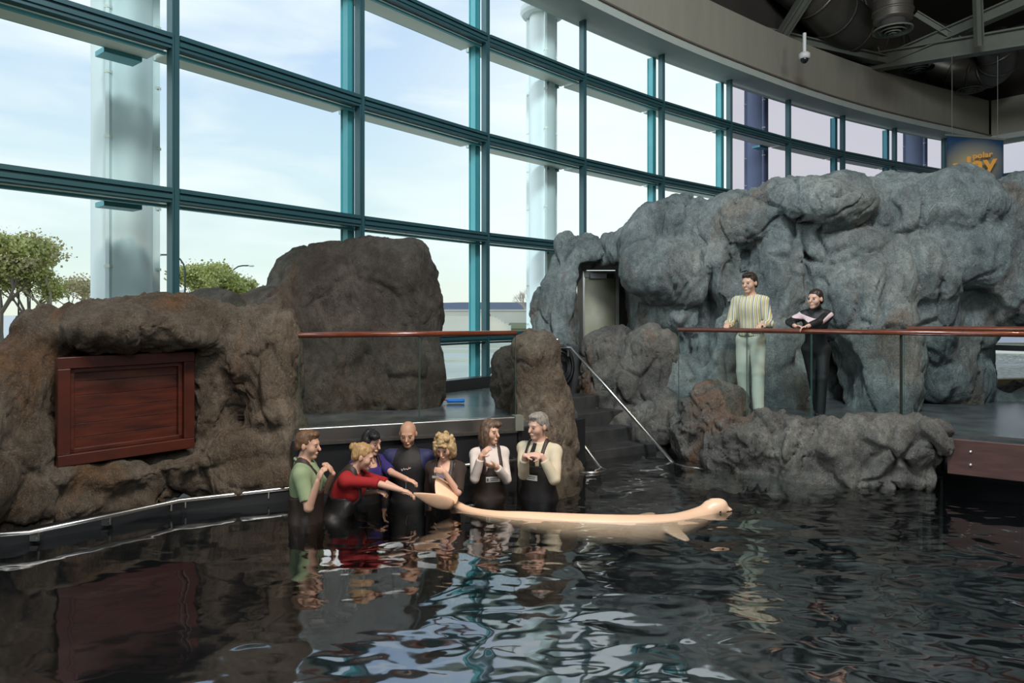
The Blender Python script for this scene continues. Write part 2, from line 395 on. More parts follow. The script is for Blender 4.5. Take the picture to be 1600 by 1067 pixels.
def water_mat(name, tint, amp, scale, ior=1.33, chop=1.):
    m = bpy.data.materials.new(name); m.use_nodes = True; n = m.node_tree.nodes; l = m.node_tree.links; n.clear()
    t = n.new('ShaderNodeTexCoord')
    def nz_(sc, det, dist, ms, rot=0):
        mm = n.new('ShaderNodeMapping'); mm.inputs['Scale'].default_value = ms; mm.inputs['Rotation'].default_value = (0, 0, rot)
        l.new(t.outputs['Object'], mm.inputs[0]); z = n.new('ShaderNodeTexNoise'); z.inputs['Scale'].default_value = sc; z.inputs['Detail'].default_value = det
        z.inputs['Distortion'].default_value = dist; l.new(mm.outputs[0], z.inputs[0]); return z.outputs[0]
    a = nz_(scale, .4, .7, (.8, 1.1, 1), .2); b = nz_(scale*.42, 1, .3, (1, 1, 1), .9); c2 = nz_(scale*2.3, .5, .6, (.8, 1.2, 1), 0)
    s1 = n.new('ShaderNodeMath'); s1.operation = 'MULTIPLY_ADD'; l.new(b, s1.inputs[0]); s1.inputs[1].default_value = 1.6; l.new(a, s1.inputs[2])
    s2 = n.new('ShaderNodeMath'); s2.operation = 'MULTIPLY_ADD'; l.new(c2, s2.inputs[0]); s2.inputs[1].default_value = .22; l.new(s1.outputs[0], s2.inputs[2])
    sx = n.new('ShaderNodeSeparateXYZ'); l.new(t.outputs['Object'], sx.inputs[0]); mr = n.new('ShaderNodeMapRange'); l.new(sx.outputs['X'], mr.inputs[0])   # ripples steepened on the right to pick up bluish sky reflections
    mr.inputs[1].default_value = .9; mr.inputs[2].default_value = 2.2; mr.inputs[3].default_value = 1; mr.inputs[4].default_value = chop
    mq = n.new('ShaderNodeMapRange'); l.new(sx.outputs['X'], mq.inputs[0]); mq.inputs[1].default_value = -2.4; mq.inputs[2].default_value = -.7; mq.inputs[3].default_value = .45 if chop > 1 else 1; mq.inputs[4].default_value = 1
    s3 = n.new('ShaderNodeMath'); s3.operation = 'MULTIPLY'; l.new(s2.outputs[0], s3.inputs[0]); l.new(mr.outputs[0], s3.inputs[1])
    s4 = n.new('ShaderNodeMath'); s4.operation = 'MULTIPLY'; l.new(s3.outputs[0], s4.inputs[0]); l.new(mq.outputs[0], s4.inputs[1]); s3 = s4
    bu = n.new('ShaderNodeBump'); bu.inputs['Strength'].default_value = 1; bu.inputs['Distance'].default_value = amp; l.new(s3.outputs[0], bu.inputs['Height'])
    fr = n.new('ShaderNodeFresnel'); fr.inputs[0].default_value = ior; l.new(bu.outputs[0], fr.inputs[1])
    tr = n.new('ShaderNodeBsdfTransparent'); tr.inputs[0].default_value = (*tint, 1)
    gl = n.new('ShaderNodeBsdfGlossy'); gl.inputs['Roughness'].default_value = .045; l.new(bu.outputs[0], gl.inputs['Normal'])
    mx = n.new('ShaderNodeMixShader'); o = n.new('ShaderNodeOutputMaterial')
    front_only(n, l, fr, mx); l.new(tr.outputs[0], mx.inputs[1]); l.new(gl.outputs[0], mx.inputs[2]); l.new(mx.outputs[0], o.inputs[0]); return m
M_water = water_mat('pool_water', (.80, .84, .84), .017, 2.5, 5.0, 2.0)
M_water2 = water_mat('inner_pool_water', (.25, .45, .5), .006, 7)

# ---------------------------------------------------------------- structure: pool
DECK = .65
def struct(name, mb, m, parent=None, smooth=False):
    o = mb.build(name, m, parent, smooth); 
    if parent is None: o['kind'] = 'structure'
    return o
edge = [(-12, 1.0), (-8.2, 3.6), (-5.6, 4.95), (-4.45, 5.55), (-3.25, 6.72), (-2.3, 7.13), (.04, 7.94), (.9, 8.75), (.9, 11.6), (2.6, 11.6), (2.5, 9.75), (5.8, 7.75), (10.4, 5.2), (16, 1.7)]
pool = edge+[(16, -7.5), (-12, -7.5)]
V = [(x, y, 0) for x, y in pool]
o = mesh('water_surface', V, [tuple(range(len(V)))[::-1]], M_water); o['kind'] = 'structure'
o = mesh('floor_pool', [(-14, -9, -1.0), (18, -9, -1.0), (18, 14, -1.0), (-14, 14, -1.0)], [(0, 1, 2, 3)], M_liner); o['kind'] = 'structure'
def ribbon(pts, z0, z1, t=.06):
    b = MB()
    for a, c in zip(pts[:-1], pts[1:]): b.beam((a[0], a[1], (z0+z1)/2), (c[0], c[1], (z0+z1)/2), t, z1-z0)
    return b
struct('wall_pool_left', ribbon(edge[:6], -1.0, .10, .1), M_liner)
struct('wall_pool_back', ribbon(edge[5:8], -1.0, .60, .1), M_liner)
struct('wall_pool_right', ribbon([(2.5, 9.75), (5.8, 7.75), (10.4, 5.2), (16, 1.7)], -1.0, .41, .1), M_liner)
# decks
dl = [(-2.3, 7.2), (.04, 8.02), (.85, 8.85), (.85, 11.2), (2.7, 11.2), (2.5, 14.5), (0.9, 13.55), (-.48, 11.75), (-2.2, 9.85), (-3.9, 7.95), (-5.7, 5.9), (-5.3, 6.0), (-4.5, 6.75), (-3.6, 7.6), (-2.6, 7.75)]
struct('floor_left_deck', MB().prism(dl, .45, DECK), M_wet)
dr = [(2.42, 9.35), (5.4, 7.25), (12, 3.6), (13, 6), (9.8, 9.0), (7, 10.9), (4.4, 11.6), (2.7, 11.2)]
struct('floor_right_deck', MB().prism(dr, .40, DECK-.03), M_wet)
# inner pool beyond the right rock
ip = [(2.55, 14.4), (2.75, 11.25), (4.4, 11.65), (7, 10.95), (9.8, 9.05), (13, 6.05), (22, 6), (22, 22), (17, 27), (12, 23), (5, 17.3)]
o = mesh('water_inner_pool', [(x, y, .56) for x, y in ip], [tuple(range(len(ip)))], M_water2); o['kind'] = 'structure'
o = mesh('floor_inner_pool', [(x, y, -.4) for x, y in ip], [tuple(range(len(ip)))], mat('inner_pool_floor', srgb(70, 120, 130), .7)); o['kind'] = 'structure'
struct('trim_inner_pool_edge', MB().beam((8.5, 13.2, .60), (14, 14.4, .60), .22, .12), mat('beige_kerb', srgb(214, 196, 150), .6))

# ---------------------------------------------------------------- structure: curtain wall
pxs = [269, 560, 757, 909, 1032, 1138, 1230, 1315, 1396]
pts = [Vector((-3.97, 7.97))]
for q in pxs[1:]:
    r = (q-800)/F; x0, y0 = pts[-1]; a = r*r+1; bq = -2*(r*x0+y0); c = x0*x0+y0*y0-2.78**2
    disc = bq*bq-4*a*c; Yy = (-bq+math.sqrt(max(disc, 0)))/(2*a); pts.append(Vector((r*Yy, Yy)))
hd = math.radians(28); pts += [pts[-1]+Vector((math.cos(hd), math.sin(hd)))*2.78]
hd = math.radians(24); pts += [pts[-1]+Vector((math.cos(hd), math.sin(hd)))*2.5]
CORNER = len(pts)-1
for k in range(4): pts.append(pts[-1]+Vector((.62, -.78))*2.6)
lead = []; p0 = pts[0].copy(); hdg = 51.
for k in range(6):
    p0 = p0-Vector((math.cos(math.radians(hdg)), math.sin(math.radians(hdg))))*2.78; lead.append(p0.copy()); hdg += 3
nlead = len(lead); pts = lead[::-1]+pts; CORNER += nlead
rows = [1.53, 3.31, 5.09, 6.87]
TOP = 8.05
for i in range(len(pts)-1):
    a, b = pts[i], pts[i+1]; d = (b-a).normalized(); nrm = Vector((-d.y, d.x)); Ln = (b-a).length
    R = Matrix(((d.x, nrm.x, 0), (d.y, nrm.y, 0), (0, 0, 1)))
    wr = root('window_%d' % (i+1), (a.x, a.y, DECK), kind='structure')
    def at(s, off, z): q = a+d*s+nrm*off; return Vector((q.x, q.y, z))
    mb = MB(); zc = (DECK+TOP)/2; hh = TOP-DECK
    mb.box(at(0, -.03, zc), (.085, .13, hh), R); mb.box(at(0, -.10, zc), (.045, .03, hh), R)
    mb.build('mullion', M_teal, wr)
    if (i-nlead) % 3 != 0:
        mb = MB(); mb.box(at(0, .25, zc), (.12, .14, hh), R); mb.box(at(0, .33, zc), (.15, .02, hh), R); mb.build('mullion_fin', M_tealfin, wr)
    for z in rows:
        mb = MB()
        mb.box(at(Ln/2, -.03, z), (Ln-.085, .12, .17), R); mb.box(at(Ln/2, -.105, z+.055), (Ln-.085, .03, .05), R); mb.box(at(Ln/2, -.10, z-.02), (Ln-.085, .02, .05), R)
        mb.build('transom', M_teal, wr)
        mb = MB(); mb.box(at(Ln/2, .29, z-.03), (Ln-.09, .48, .07), R); mb.build('transom_fin', M_sof, wr)
        if (i+1-nlead) % 3 == 0: MB().box(at(Ln-.32, .66, z-.09), (.42, .26, .06), R).build('column_bracket', M_tealfin, wr)
        mb = MB(); mb.box(at(Ln/2, .54, z-.02), (Ln-.09, .02, .09), R); mb.box(at(Ln/2, .06, z-.115), (Ln-.09, .05, .03), R); mb.build('fin_edge', M_tealfin, wr)
    mb = MB(); mb.box(at(Ln/2, -.05, DECK+.07), (Ln, .22, .2), R); mb.build('sill', mat('sill_black', (.03, .03, .03), .4) if i == 0 else bpy.data.materials['sill_black'], wr)
    gm = M_glassT if i >= nlead+5 else M_glass
    zs = [DECK+.15]+rows+[TOP]
    for z0, z1 in zip(zs[:-1], zs[1:]):
        MB().box(at(Ln/2, .02, (z0+z1)/2), (Ln-.06, .008, z1-z0-.1), R).build('pane', gm, wr)
    # small bolt heads on the mullion
# soffit + fascia following the glass
inn = []
for i, p in enumerate(pts):
    d = (pts[min(i+1, len(pts)-1)]-pts[max(i-1, 0)]).normalized(); nrm = Vector((-d.y, d.x))
    if i == CORNER: nrm = Vector((.55, 1.0)).normalized()
    inn.append(p-nrm*.62*(1.25 if i == CORNER else 1))
def smooth_line(P_, n=6):
    out = []
    for i in range(len(P_)-1):
        p0 = P_[max(i-1, 0)]; p1 = P_[i]; p2 = P_[i+1]; p3 = P_[min(i+2, len(P_)-1)]
        for k in range(n):
            t = k/n; out.append(.5*((2*p1)+(p2-p0)*t+(2*p0-5*p1+4*p2-p3)*t*t+(3*p1-p0-3*p2+p3)*t**3))
    out.append(P_[-1]); return out
A1 = smooth_line(inn[:CORNER+1]); A2 = smooth_line(inn[CORNER:], 3)
def outer_line(Ps, n): return smooth_line(Ps, n)
O1 = smooth_line([p+(p-q)*.35 for p, q in zip(pts, inn)][:CORNER+1]); O2 = smooth_line([p+(p-q)*.35 for p, q in zip(pts, inn)][CORNER:], 3)
def strip(A, za, B, zb, flip=False):
    V = []; Fc = []
    for p, q in zip(A, B): V += [(p.x, p.y, za), (q.x, q.y, zb)]
    for i in range(len(A)-1): Fc.append((2*i, 2*i+1, 2*i+3, 2*i+2))
    return V, Fc
sf = MB(); sf.add(*strip(O1, TOP, A1, TOP)); sf.add(*strip(O2, TOP, A2, TOP)); sf.add(*strip(A1, TOP, A1, TOP+.18)); sf.add(*strip(A2, TOP, A2, TOP+.18)); sf.add(*strip(O1, TOP+.22, A1, TOP+.22)); sf.add(*strip(O1, TOP, O1, TOP+.22))
struct('trim_soffit', sf, M_soffit)
def inset(A, k):
    out = []
    for i, p in enumerate(A):
        d = (A[min(i+1, len(A)-1)]-A[max(i-1, 0)]).normalized(); out.append(p-Vector((-d.y, d.x))*k)
    return out
B1 = inset(A1, -.06); B2 = inset(A2, -.06)
fa = MB(); fa.add(*strip(B1, TOP+.2, B1, 9.5)); struct('wall_fascia_curved', fa, M_fascia, smooth=True)
fa = MB(); fa.add(*strip(B2, TOP+.05, B2, 9.5)); struct('wall_fascia_right', fa, M_fascia, smooth=True)
tr_ = MB()
for q, z in ((inset(A1, .02), TOP+.19),):
    for a, b in zip(q[:-1], q[1:]): tr_.beam((a.x, a.y, z), (b.x, b.y, z), .05, .035)
struct('trim_fascia_lip', tr_, mat('fascia_lip_brown', srgb(104, 92, 84), .5))
# roof, back and right walls, floor of the hall behind the camera
hull = [(p.x, p.y) for p in O1+O2]+[(24, 14), (24, -8), (-13, -8)]
o = mesh('ceiling', [(x, y, 12.2) for x, y in hull], [tuple(range(len(hull)))], M_ceil); o['kind'] = 'structure'
lp = pts[-1]; fp = pts[0]
struct('wall_right', ribbon([(lp.x, lp.y), (24, 14), (24, -8)], -1, 12.2, .2), M_dark)
struct('wall_rear', ribbon([(24, -8), (-13, -8)], -1, 12.2, .2), M_dark)
struct('wall_left_rear', ribbon([(-13, -8), (fp.x, fp.y)], -1, 12.2, .2), M_dark)
struct('wall_upper', ribbon([(p.x, p.y) for p in O1+O2], TOP+.22, 12.2, .1), M_ceil)

# ---------------------------------------------------------------- columns outside the glass
def column(px, Y, r, label, zt, mats=M_col, cap=True, face=-20):
    c = P(px, 490, Y); rt = root('column', (c.x, c.y, -1), label, 'column')
    MB().lathe((c.x, c.y, -1), [(r, 0), (r, zt+1)], 40).build('shaft', mats, rt, True)
    for ang in (face-62, face+178, face+118-65):
        t = math.radians(ang); dv = Vector((math.cos(t), math.sin(t), 0)); a = Vector((c.x, c.y, 0))+dv*r*.92; b = Vector((c.x, c.y, 0))+dv*(r+.085)
        mb = MB(); mb.beam(Vector((a.x, a.y, (zt-1)/2)), Vector((b.x, b.y, (zt-1)/2)), .045, zt+1); fl = mb.build('flange', mats, rt)
        bm_ = MB(); q = Vector((c.x, c.y, 0))+dv*(r+.055); sd = Vector((-dv.y, dv.x, 0))
        z = .9
        while z < zt:
            bm_.box(Vector((q.x, q.y, z)), (.07, .07, .035)); z += .82
        bm_.build('bolt', M_sof, fl)
    if cap:
        MB().lathe((c.x, c.y, zt), [(0, -.16), (r+.16, -.16), (r+.2, -.1), (r+.2, 0), (0, 0)], 40).build('capital', mats, rt)
    return rt
column(191, 9.05, .36, 'thick pale column outside the leftmost visible window bay', 8.3)
column(848, 14.6, .28, 'pale round column outside the middle window bay, rising above the rock archway', 8.45)
M_colT = mat('column_blue_grey_paint', srgb(120, 134, 156), .85, 0, .2, 3, srgb(112, 126, 148))
column(1184, 20.6, .30, 'blue-grey column behind tinted glass above the tall rock wall', 8.7, M_colT, False)
column(1432, 25.8, .36, 'dark blue-grey column behind tinted glass left of the hanging banner', 8.8, M_colT, False)
# brackets from columns to transoms
for (px, Y, dx, lab) in ((213, 8.95, .50, 'first'), (872, 14.4, .55, 'second')):
    pass

# ---------------------------------------------------------------- ceiling steelwork, ducts, vents
t_ = root('roof_truss', P(1390, 95, 19), 'large grey steel roof truss crossing the upper right of the hall', 'truss')
MB().ibeam(P(1235, 119, 23), P(1700, 42, 17.5), .34, .52, .05).build('bottom_chord', M_steelp, t_)
MB().ibeam(P(1384, 95, 21), P(1700, -42, 17.3), .3, .34, .04).build('brace', M_steelp, t_)
MB().ibeam(P(1368, 92, 21.1), P(1334, -30, 20), .26, .26, .04, (1, 0, 0)).build('brace', M_steelp, t_)
MB().ibeam(P(1385, 95, 21), P(1140, 40, 19), .26, .26, .04).build('brace', M_steelp, t_)
MB().box(P(1366, 94, 20.9), (.8, .1, .16)).build('gusset_plate', M_steelp, t_)
MB().ibeam(P(1530, 72, 18.3), P(1527, -20, 18), .16, .18, .03, (1, 0, 0)).build('brace', M_steelp, t_)
MB().ibeam(P(1516, 74, 19.5), P(1430, 22, 20), .16, .18, .03).build('brace', M_steelp, t_)
t_ = root('steel_beam', P(1210, 70, 17), 'slanting grey steel brace at the left end of the roof truss', 'beam')
MB().ibeam(P(1196, 96, 20), P(1275, -30, 18), .24, .28, .04, (1, 0, 0)).build('web', M_steelp, t_)
t_ = root('far_roof_truss', P(1400, 130, 26), 'dim far roof truss with thin uprights behind the near truss', 'truss')
for q in (1343, 1384, 1424): MB().ibeam(P(q, 175, 25), P(q, 95, 25), .22, .2, .03, (1, 0, 0)).build('upright', M_steelp, t_)
for a, b in (((1343, 110), (1384, 160)), ((1384, 110), (1424, 165)), ((1424, 105), (1465, 170)), ((1150, 5), (1250, 60))): MB().beam(P(*a, 25), P(*b, 25), .14, .14).build('brace', M_steelp, t_)
MB().beam(P(1385, 104, 25), P(1437, 123, 24), .3, .2).build('crossbeam', M_steelp, t_)
def duct(label, pl, r, n=20):
    rt = root('air_duct', pl[0], label, 'duct'); q = smooth_line([Vector(p) for p in pl], 8); MB().tube(q, r, n).build('duct_shell', M_duct, rt, True)
    Lq = len(q)
    for k in range(4, Lq-3, 5):
        d = (q[k+1]-q[k]).normalized(); MB().tube([q[k]-d*.03, q[k]+d*.03], r+.025, n).build('seam_band', M_duct, rt, True)
    return rt
duct('wide round metal duct above the left end of the truss', [P(1215, -60, 18.5), P(1265, -15, 19), P(1310, 30, 20), P(1350, 62, 21.5), P(1385, 75, 23)], .72)
duct('upright round metal duct directly above the nearest ceiling vent', [P(1392, -90, 17.5), P(1394, -30, 17.5), P(1395, 8, 17.5), P(1395, 32, 17.5)], .46)
duct('long round metal duct bending down behind the truss at the right', [P(1405, 92, 24), P(1450, 100, 23.5), P(1500, 112, 23), P(1545, 112, 22.4), P(1560, 90, 21.8), P(1545, 60, 21.5)], .52)
duct('short drop duct above the far right ceiling vent', [P(1516, 108, 22.8), P(1516, 122, 22.8), P(1516, 133, 22.8)], .26)
def vent(px, py, Y, r, label):
    c = P(px, py, Y); rt = root('ceiling_vent', c, label, 'vent')
    for k, (ra, rb, z) in enumerate(((r, r*.78, 0), (r*.66, r*.5, -.03), (r*.42, r*.26, -.06), (r*.2, 0.001, -.08))):
        MB().lathe(c, [(ra, z), (rb, z+.07), (rb*.98+.001, z+.10), (ra, z+.04), (ra, z)], 28).build('diffuser_ring', M_steelp, rt, True)
    MB().lathe(c, [(r*.6, .05), (r*.62, .3), (0.01, .3)], 24).build('neck', M_dark, rt)
vent(1395, 49, 17.5, .47, 'nearest round ceiling vent, under the upright duct')
vent(1435, 108, 22.6, .47, 'middle round ceiling vent, just below the truss chord')
vent(1516, 142, 22.8, .42, 'farthest round ceiling vent, nearest the banner')
c = P(1257, 70, 17.6); rt = root('security_camera', c, 'white dome security camera hanging above the curved fascia', 'camera')
MB().tube([c+Vector((0, 0, .30)), c-Vector((0, 0, .22))], .045).build('stem', M_white, rt); MB().lathe(c-Vector((0, 0, .42)), [(.10, .22), (.14, .18), (.14, .06), (.001, .06)], 20).build('housing', M_white, rt, True)
MB().ball(c-Vector((0, 0, .37)), (.10, .10, .11), 16).build('dome', mat('smoked_dome', (.02, .02, .02), .08), rt, True)
# banner
c = P(1523, 212, 18.5); rt = root('hanging_banner', c, 'dark blue hanging banner with orange lettering above the rock wall', 'banner')
M_ban = bpy.data.materials.new('banner_print'); M_ban.use_nodes = True
n = M_ban.node_tree.nodes; l = M_ban.node_tree.links; b = n['Principled BSDF']; b.inputs['Roughness'].default_value = .7
tcn = n.new('ShaderNodeTexCoord'); gm_ = n.new('ShaderNodeVectorMath'); gm_.operation = 'DISTANCE'; mm = n.new('ShaderNodeMapping'); mm.inputs['Scale'].default_value = (1.5, 0, 1.2); l.new(tcn.outputs['Object'], mm.inputs[0]); l.new(mm.outputs[0], gm_.inputs[0]); gm_.inputs[1].default_value = (-.1, 0, -1.0)
rr = n.new('ShaderNodeValToRGB'); l.new(gm_.outputs['Value'], rr.inputs[0]); rr.color_ramp.elements[0].position = .15; rr.color_ramp.elements[0].color = srgb(180, 168, 130); rr.color_ramp.elements[1].position = .95; rr.color_ramp.elements[1].color = srgb(20, 60, 96)
l.new(rr.outputs[0], b.inputs['Base Color'])
a0, a1 = P(1479, 211, 18.9), P(1568, 218, 18.1); H = 2.3; V = []; Fc = []; nn = 24
dd = a1-a0; back = Vector((dd.y, -dd.x, 0)).normalized()
for i in range(nn+1):
    for j in range(9):
        t = i/nn; off = .03*math.sin(t*9+j*.4)*j/8
        V.append(a0+dd*t+Vector((0, 0, -H*j/8))+back*off)
for i in range(nn):
    for j in range(8): k = i*9+j; Fc.append((k, k+1, k+10, k+9))
bo = mesh('cloth', V, Fc, M_ban, rt, True); md = bo.modifiers.new('thick', 'SOLIDIFY'); md.thickness = .004
MB().tube([a0-dd*.03, a1+dd*.03], .03).build('top_pole', M_steelp, rt)
M_let = mat('orange_lettering', srgb(250, 168, 48), .6)
def text(name, s, size, pos, rotz, m, parent, tilt=math.pi/2, bold=.02, ext=.004, sx=1.):
    cu = bpy.data.curves.new(name, 'FONT'); cu.body = s; cu.size = size; cu.extrude = ext; cu.offset = bold; cu.resolution_u = 4
    to = bpy.data.objects.new(name+'_t', cu); COL.objects.link(to); dg = bpy.context.evaluated_depsgraph_get(); me = bpy.data.meshes.new_from_object(to.evaluated_get(dg)); bpy.data.objects.remove(to)
    M = Matrix.Translation(pos) @ Matrix.Rotation(rotz, 4, 'Z') @ Matrix.Rotation(tilt, 4, 'X') @ Matrix.Diagonal((sx, 1, 1, 1))
    if parent is not None: M = WORLD_INV[parent.name] @ M
    me.transform(M); me.materials.clear(); return link(name, me, parent, m)
rz = math.atan2(dd.y, dd.x); fr_ = Vector((math.sin(rz), -math.cos(rz), 0))*.05
text('lettering', 'polar', .21, P(1520, 248.5, 18.4)+fr_, rz, M_let, rt, bold=.006)
text('lettering', 'play', .62, P(1488, 273, 18.6)+fr_, rz, M_let, rt, bold=.014)
MB().tube([a0+dd*.1, a0+dd*.1+Vector((0, 0, 2.2))], .008, 6).build('hanging_wire', M_steelp, rt); MB().tube([a1-dd*.1, a1-dd*.1+Vector((0, 0, 2.2))], .008, 6).build('hanging_wire', M_steelp, rt)

# ---------------------------------------------------------------- rocks
def E(px, py, Y, rx, ry, rd, rot=0., k=.06):
    c = P(px, py, Y); s = Y/F; return ('e', c, (rx*s, rd, ry*s), Matrix.Rotation(math.radians(rot), 3, 'Y'), k)
def C(a, b, ra, rb, k=.06): return ('c', P(*a), P(*b), ra*a[2]/F, rb*b[2]/F, k)
def rock(name, label, blobs, m, vox=.03, carve=(), amp=.07, freq=1.5, crack=.05, ms=(1, 1, .55), seed=0., zmin=None, parent=None, planes=(), facets=2.2):
    lo = np.full(3, 1e9); hi = -lo
    for b in blobs:
        if b[0] == 'e': r = max(b[2]); cs = [b[1]]
        else: r = max(b[3], b[4]); cs = [b[1], b[2]]
        for c in cs:
            if b[0] == 'e' and abs(b[3][0][2]) < .05: rr = np.array(b[2])
            else: rr = np.full(3, r)
            lo = np.minimum(lo, np.array(c)-rr); hi = np.maximum(hi, np.array(c)+rr)
    lo -= .12; hi += .12
    if zmin is not None: lo[2] = max(lo[2], zmin-.1)
    f = Field(lo, hi, vox)
    for b in blobs:
        if b[0] == 'e': f.ell(b[1], b[2], b[3], b[4])
        else: f.cone(b[1], b[2], b[3], b[4], b[5])
    for b in carve:
        if b[0] == 'e': f.ell(b[1], b[2], b[3], b[4], '-')
        else: f.cone(b[1], b[2], b[3], b[4], b[5], '-')
    for fn in planes: f.clip(fn)
    if zmin is not None: f.clip(lambda X, Y, Z: zmin-Z+0*X+0*Y)
    V, Q = f.nets(); V = relax(V, Q, 1)
    Nn = vnormals(V, Q); q = V*np.array(ms)*freq+seed
    # domain-warped folds, then cracks where the warped noise changes sign
    wv = np.stack([pnoise(q*.9+7), pnoise(q*.9+21), pnoise(q*.9+43)], 1)
    base = fbm(q*.8+wv*.25, 4)
    rr_ = np.random.RandomState(int(seed*10)); ext = V.max(0)-V.min(0); nf = int(np.clip(facets*np.prod(ext+.3), 12, 260))
    cc = V[rr_.randint(0, len(V), nf)]; gg = rr_.normal(size=(nf, 3)); gg /= np.linalg.norm(gg, axis=1)[:, None]; oo = rr_.uniform(-1, 1, nf)
    Wv = V+wv*.16+.03*np.stack([pnoise(V*5+3), pnoise(V*5+13), pnoise(V*5+23)], 1); sc_ = np.array([1.15, 1.0, .75]); disp = np.zeros(len(V)); edge_ = np.zeros(len(V)); size = (np.prod(ext+.3)/nf)**(1/3)*.8
    for a0_ in range(0, len(V), 20000):
        sl = slice(a0_, a0_+20000); D2 = ((((Wv[sl, None, :]-cc[None])*sc_)**2).sum(2)); ix = np.argpartition(D2, 3, axis=1)[:, :3]; dd_ = np.take_along_axis(D2, ix, 1); od = np.argsort(dd_, 1); ix = np.take_along_axis(ix, od, 1); dd_ = np.sqrt(np.take_along_axis(dd_, od, 1))
        wt = np.exp(-(dd_-dd_[:, :1])/(size*.10)); wt /= wt.sum(1)[:, None]
        pl_ = (gg[ix]*(V[sl, None, :]-cc[ix])).sum(2)/size*.8+oo[ix]*.5
        disp[sl] = (wt*pl_).sum(1); edge_[sl] = np.exp(-((dd_[:, 1]-dd_[:, 0])/(.035+.02*size))**2)
    em = np.clip(pnoise(V*1.1+seed+70)*2.2+.45, 0, 1)
    fold = pnoise(q*1.6*np.array([1.3, 1.3, .7])+wv*.8+5); r1 = np.exp(-(fold/.035)**2)*np.clip(pnoise(q*.8+99)*2+.3, 0, 1)
    wrk = pnoise(V*np.array([9, 9, 2.6])+wv*2+seed); fine = fbm(V*np.array([1, 1, .7])*6+seed, 4)
    str_ = 1-np.abs(pnoise(V*np.array([7, 7, 2.0])+wv*2.5+seed*2)); str_ = np.clip((str_-.72)*3.5, 0, 1)*np.clip(pnoise(V*1.3+seed+40)*2+.5, 0, 1)
    sd_ = V@np.array([.55, .2, .8])*3.2+wv[:, 0]*2.2+seed; gro = np.clip((np.abs(pnoise(np.stack([sd_, sd_*0+V[:, 0]*.35, V[:, 2]*.35], 1)))-.03)/.10, 0, 1)-1
    V = V+Nn*.018*gro[:, None]*np.clip(pnoise(V*1.7+seed+11)*2.4+.4, 0, 1)[:, None]
    V = V+Nn*(amp*.8*base+amp*1.7*np.clip(disp, -1, 1)-crack*1.25*edge_*em-crack*.6*r1+.012*wrk-.022*str_+.022*fine)[:, None]
    if parent is None:
        c = V.mean(0); c[2] = V[:, 2].min(); o = npmesh(name, V-c, Q, m); o.location = c
        if label: tag(o, label, 'rock')
    else: o = npmesh(name, V, Q, m, parent, world=True)
    return o
# tall rock wall on the right with the doorway arch
BW = [
 C((862, 600, 12.2), (874, 470, 12.2), 52, 40), C((870, 500, 12.1), (889, 388, 12.2), 38, 26), E(905, 385, 12.3, 34, 26, .45), E(890, 470, 11.9, 24, 70, .4, 5), E(882, 560, 11.7, 45, 60, .45),
 C((903, 393, 12.0), (1000, 388, 11.8), 21, 24), E(975, 395, 11.9, 30, 24, .4),
 E(1035, 420, 11.0, 76, 62, .75, 8), E(1062, 350, 11.3, 56, 48, .7, -20), E(1000, 385, 11.4, 38, 52, .6), E(1008, 470, 12.0, 40, 110, .5), E(985, 445, 11.3, 26, 34, .4, 10), E(1080, 450, 11.0, 36, 40, .6, -30), E(1015, 340, 11.4, 26, 22, .4, -30), E(1090, 365, 10.9, 40, 45, .5, 30),
 E(1030, 560, 11.6, 82, 110, .8), E(1062, 500, 11.2, 50, 60, .6), E(1060, 650, 10.6, 80, 120, .8),
 E(1143, 500, 10.2, 34, 120, .5, 3), E(1128, 620, 10.0, 30, 90, .4), E(1125, 340, 11.0, 35, 35, .5), E(1120, 500, 11.0, 70, 180, .6),
 E(1160, 345, 10.6, 62, 52, .6), E(1205, 330, 10.5, 50, 46, .5),
 E(1215, 450, 10.4, 56, 110, .7), E(1195, 560, 10.2, 60, 120, .6), E(1230, 610, 10.0, 45, 70, .45),
 E(1290, 316, 9.9, 84, 46, .62, -4), E(1250, 300, 10.2, 60, 36, .5), E(1320, 300, 10.1, 60, 38, .5),
 E(1345, 450, 10.1, 85, 100, .75, 4), E(1330, 400, 10.1, 70, 50, .6), E(1375, 560, 9.7, 68, 120, .6), E(1400, 610, 9.35, 48, 75, .42),
 E(1410, 330, 10.2, 80, 68, .75), E(1480, 325, 10.1, 92, 64, .8, 5), E(1455, 420, 9.9, 70, 70, .65, 20), E(1520, 400, 9.9, 70, 75, .65),
 E(1500, 500, 10.3, 56, 70, .55), E(1490, 600, 10.4, 62, 90, .5), E(1590, 340, 10.0, 100, 72, .8), E(1585, 440, 9.8, 66, 72, .65), E(1680, 420, 9.6, 90, 150, .9), E(1760, 420, 9.2, 90, 170, .9),
 E(1310, 600, 11.1, 130, 120, .5), E(1250, 420, 10.9, 120, 100, .6), E(1380, 400, 10.9, 120, 110, .6), E(1492, 585, 10.75, 66, 110, .45), E(1470, 560, 10.3, 50, 90, .5), E(1640, 470, 10.4, 90, 52, .6),
 E(1445, 480, 10.1, 60, 90, .6), E(1240, 380, 10.4, 60, 60, .6), E(1300, 400, 10.3, 70, 60, .6), E(1560, 400, 10.1, 90, 90, .6), E(1120, 420, 10.8, 40, 90, .6),
 E(1600, 650, 10.6, 70, 42, .4), E(1555, 640, 10.5, 40, 40, .35), E(1660, 640, 10.4, 70, 50, .4),
]
BW = [('e', q[1]-Vector((0, 0, q[2][2]*.05)), (q[2][0]*.97, q[2][1], q[2][2]*.95), q[3], .10) if q[0] == 'e' else q[:-1]+(.09,) for q in BW]
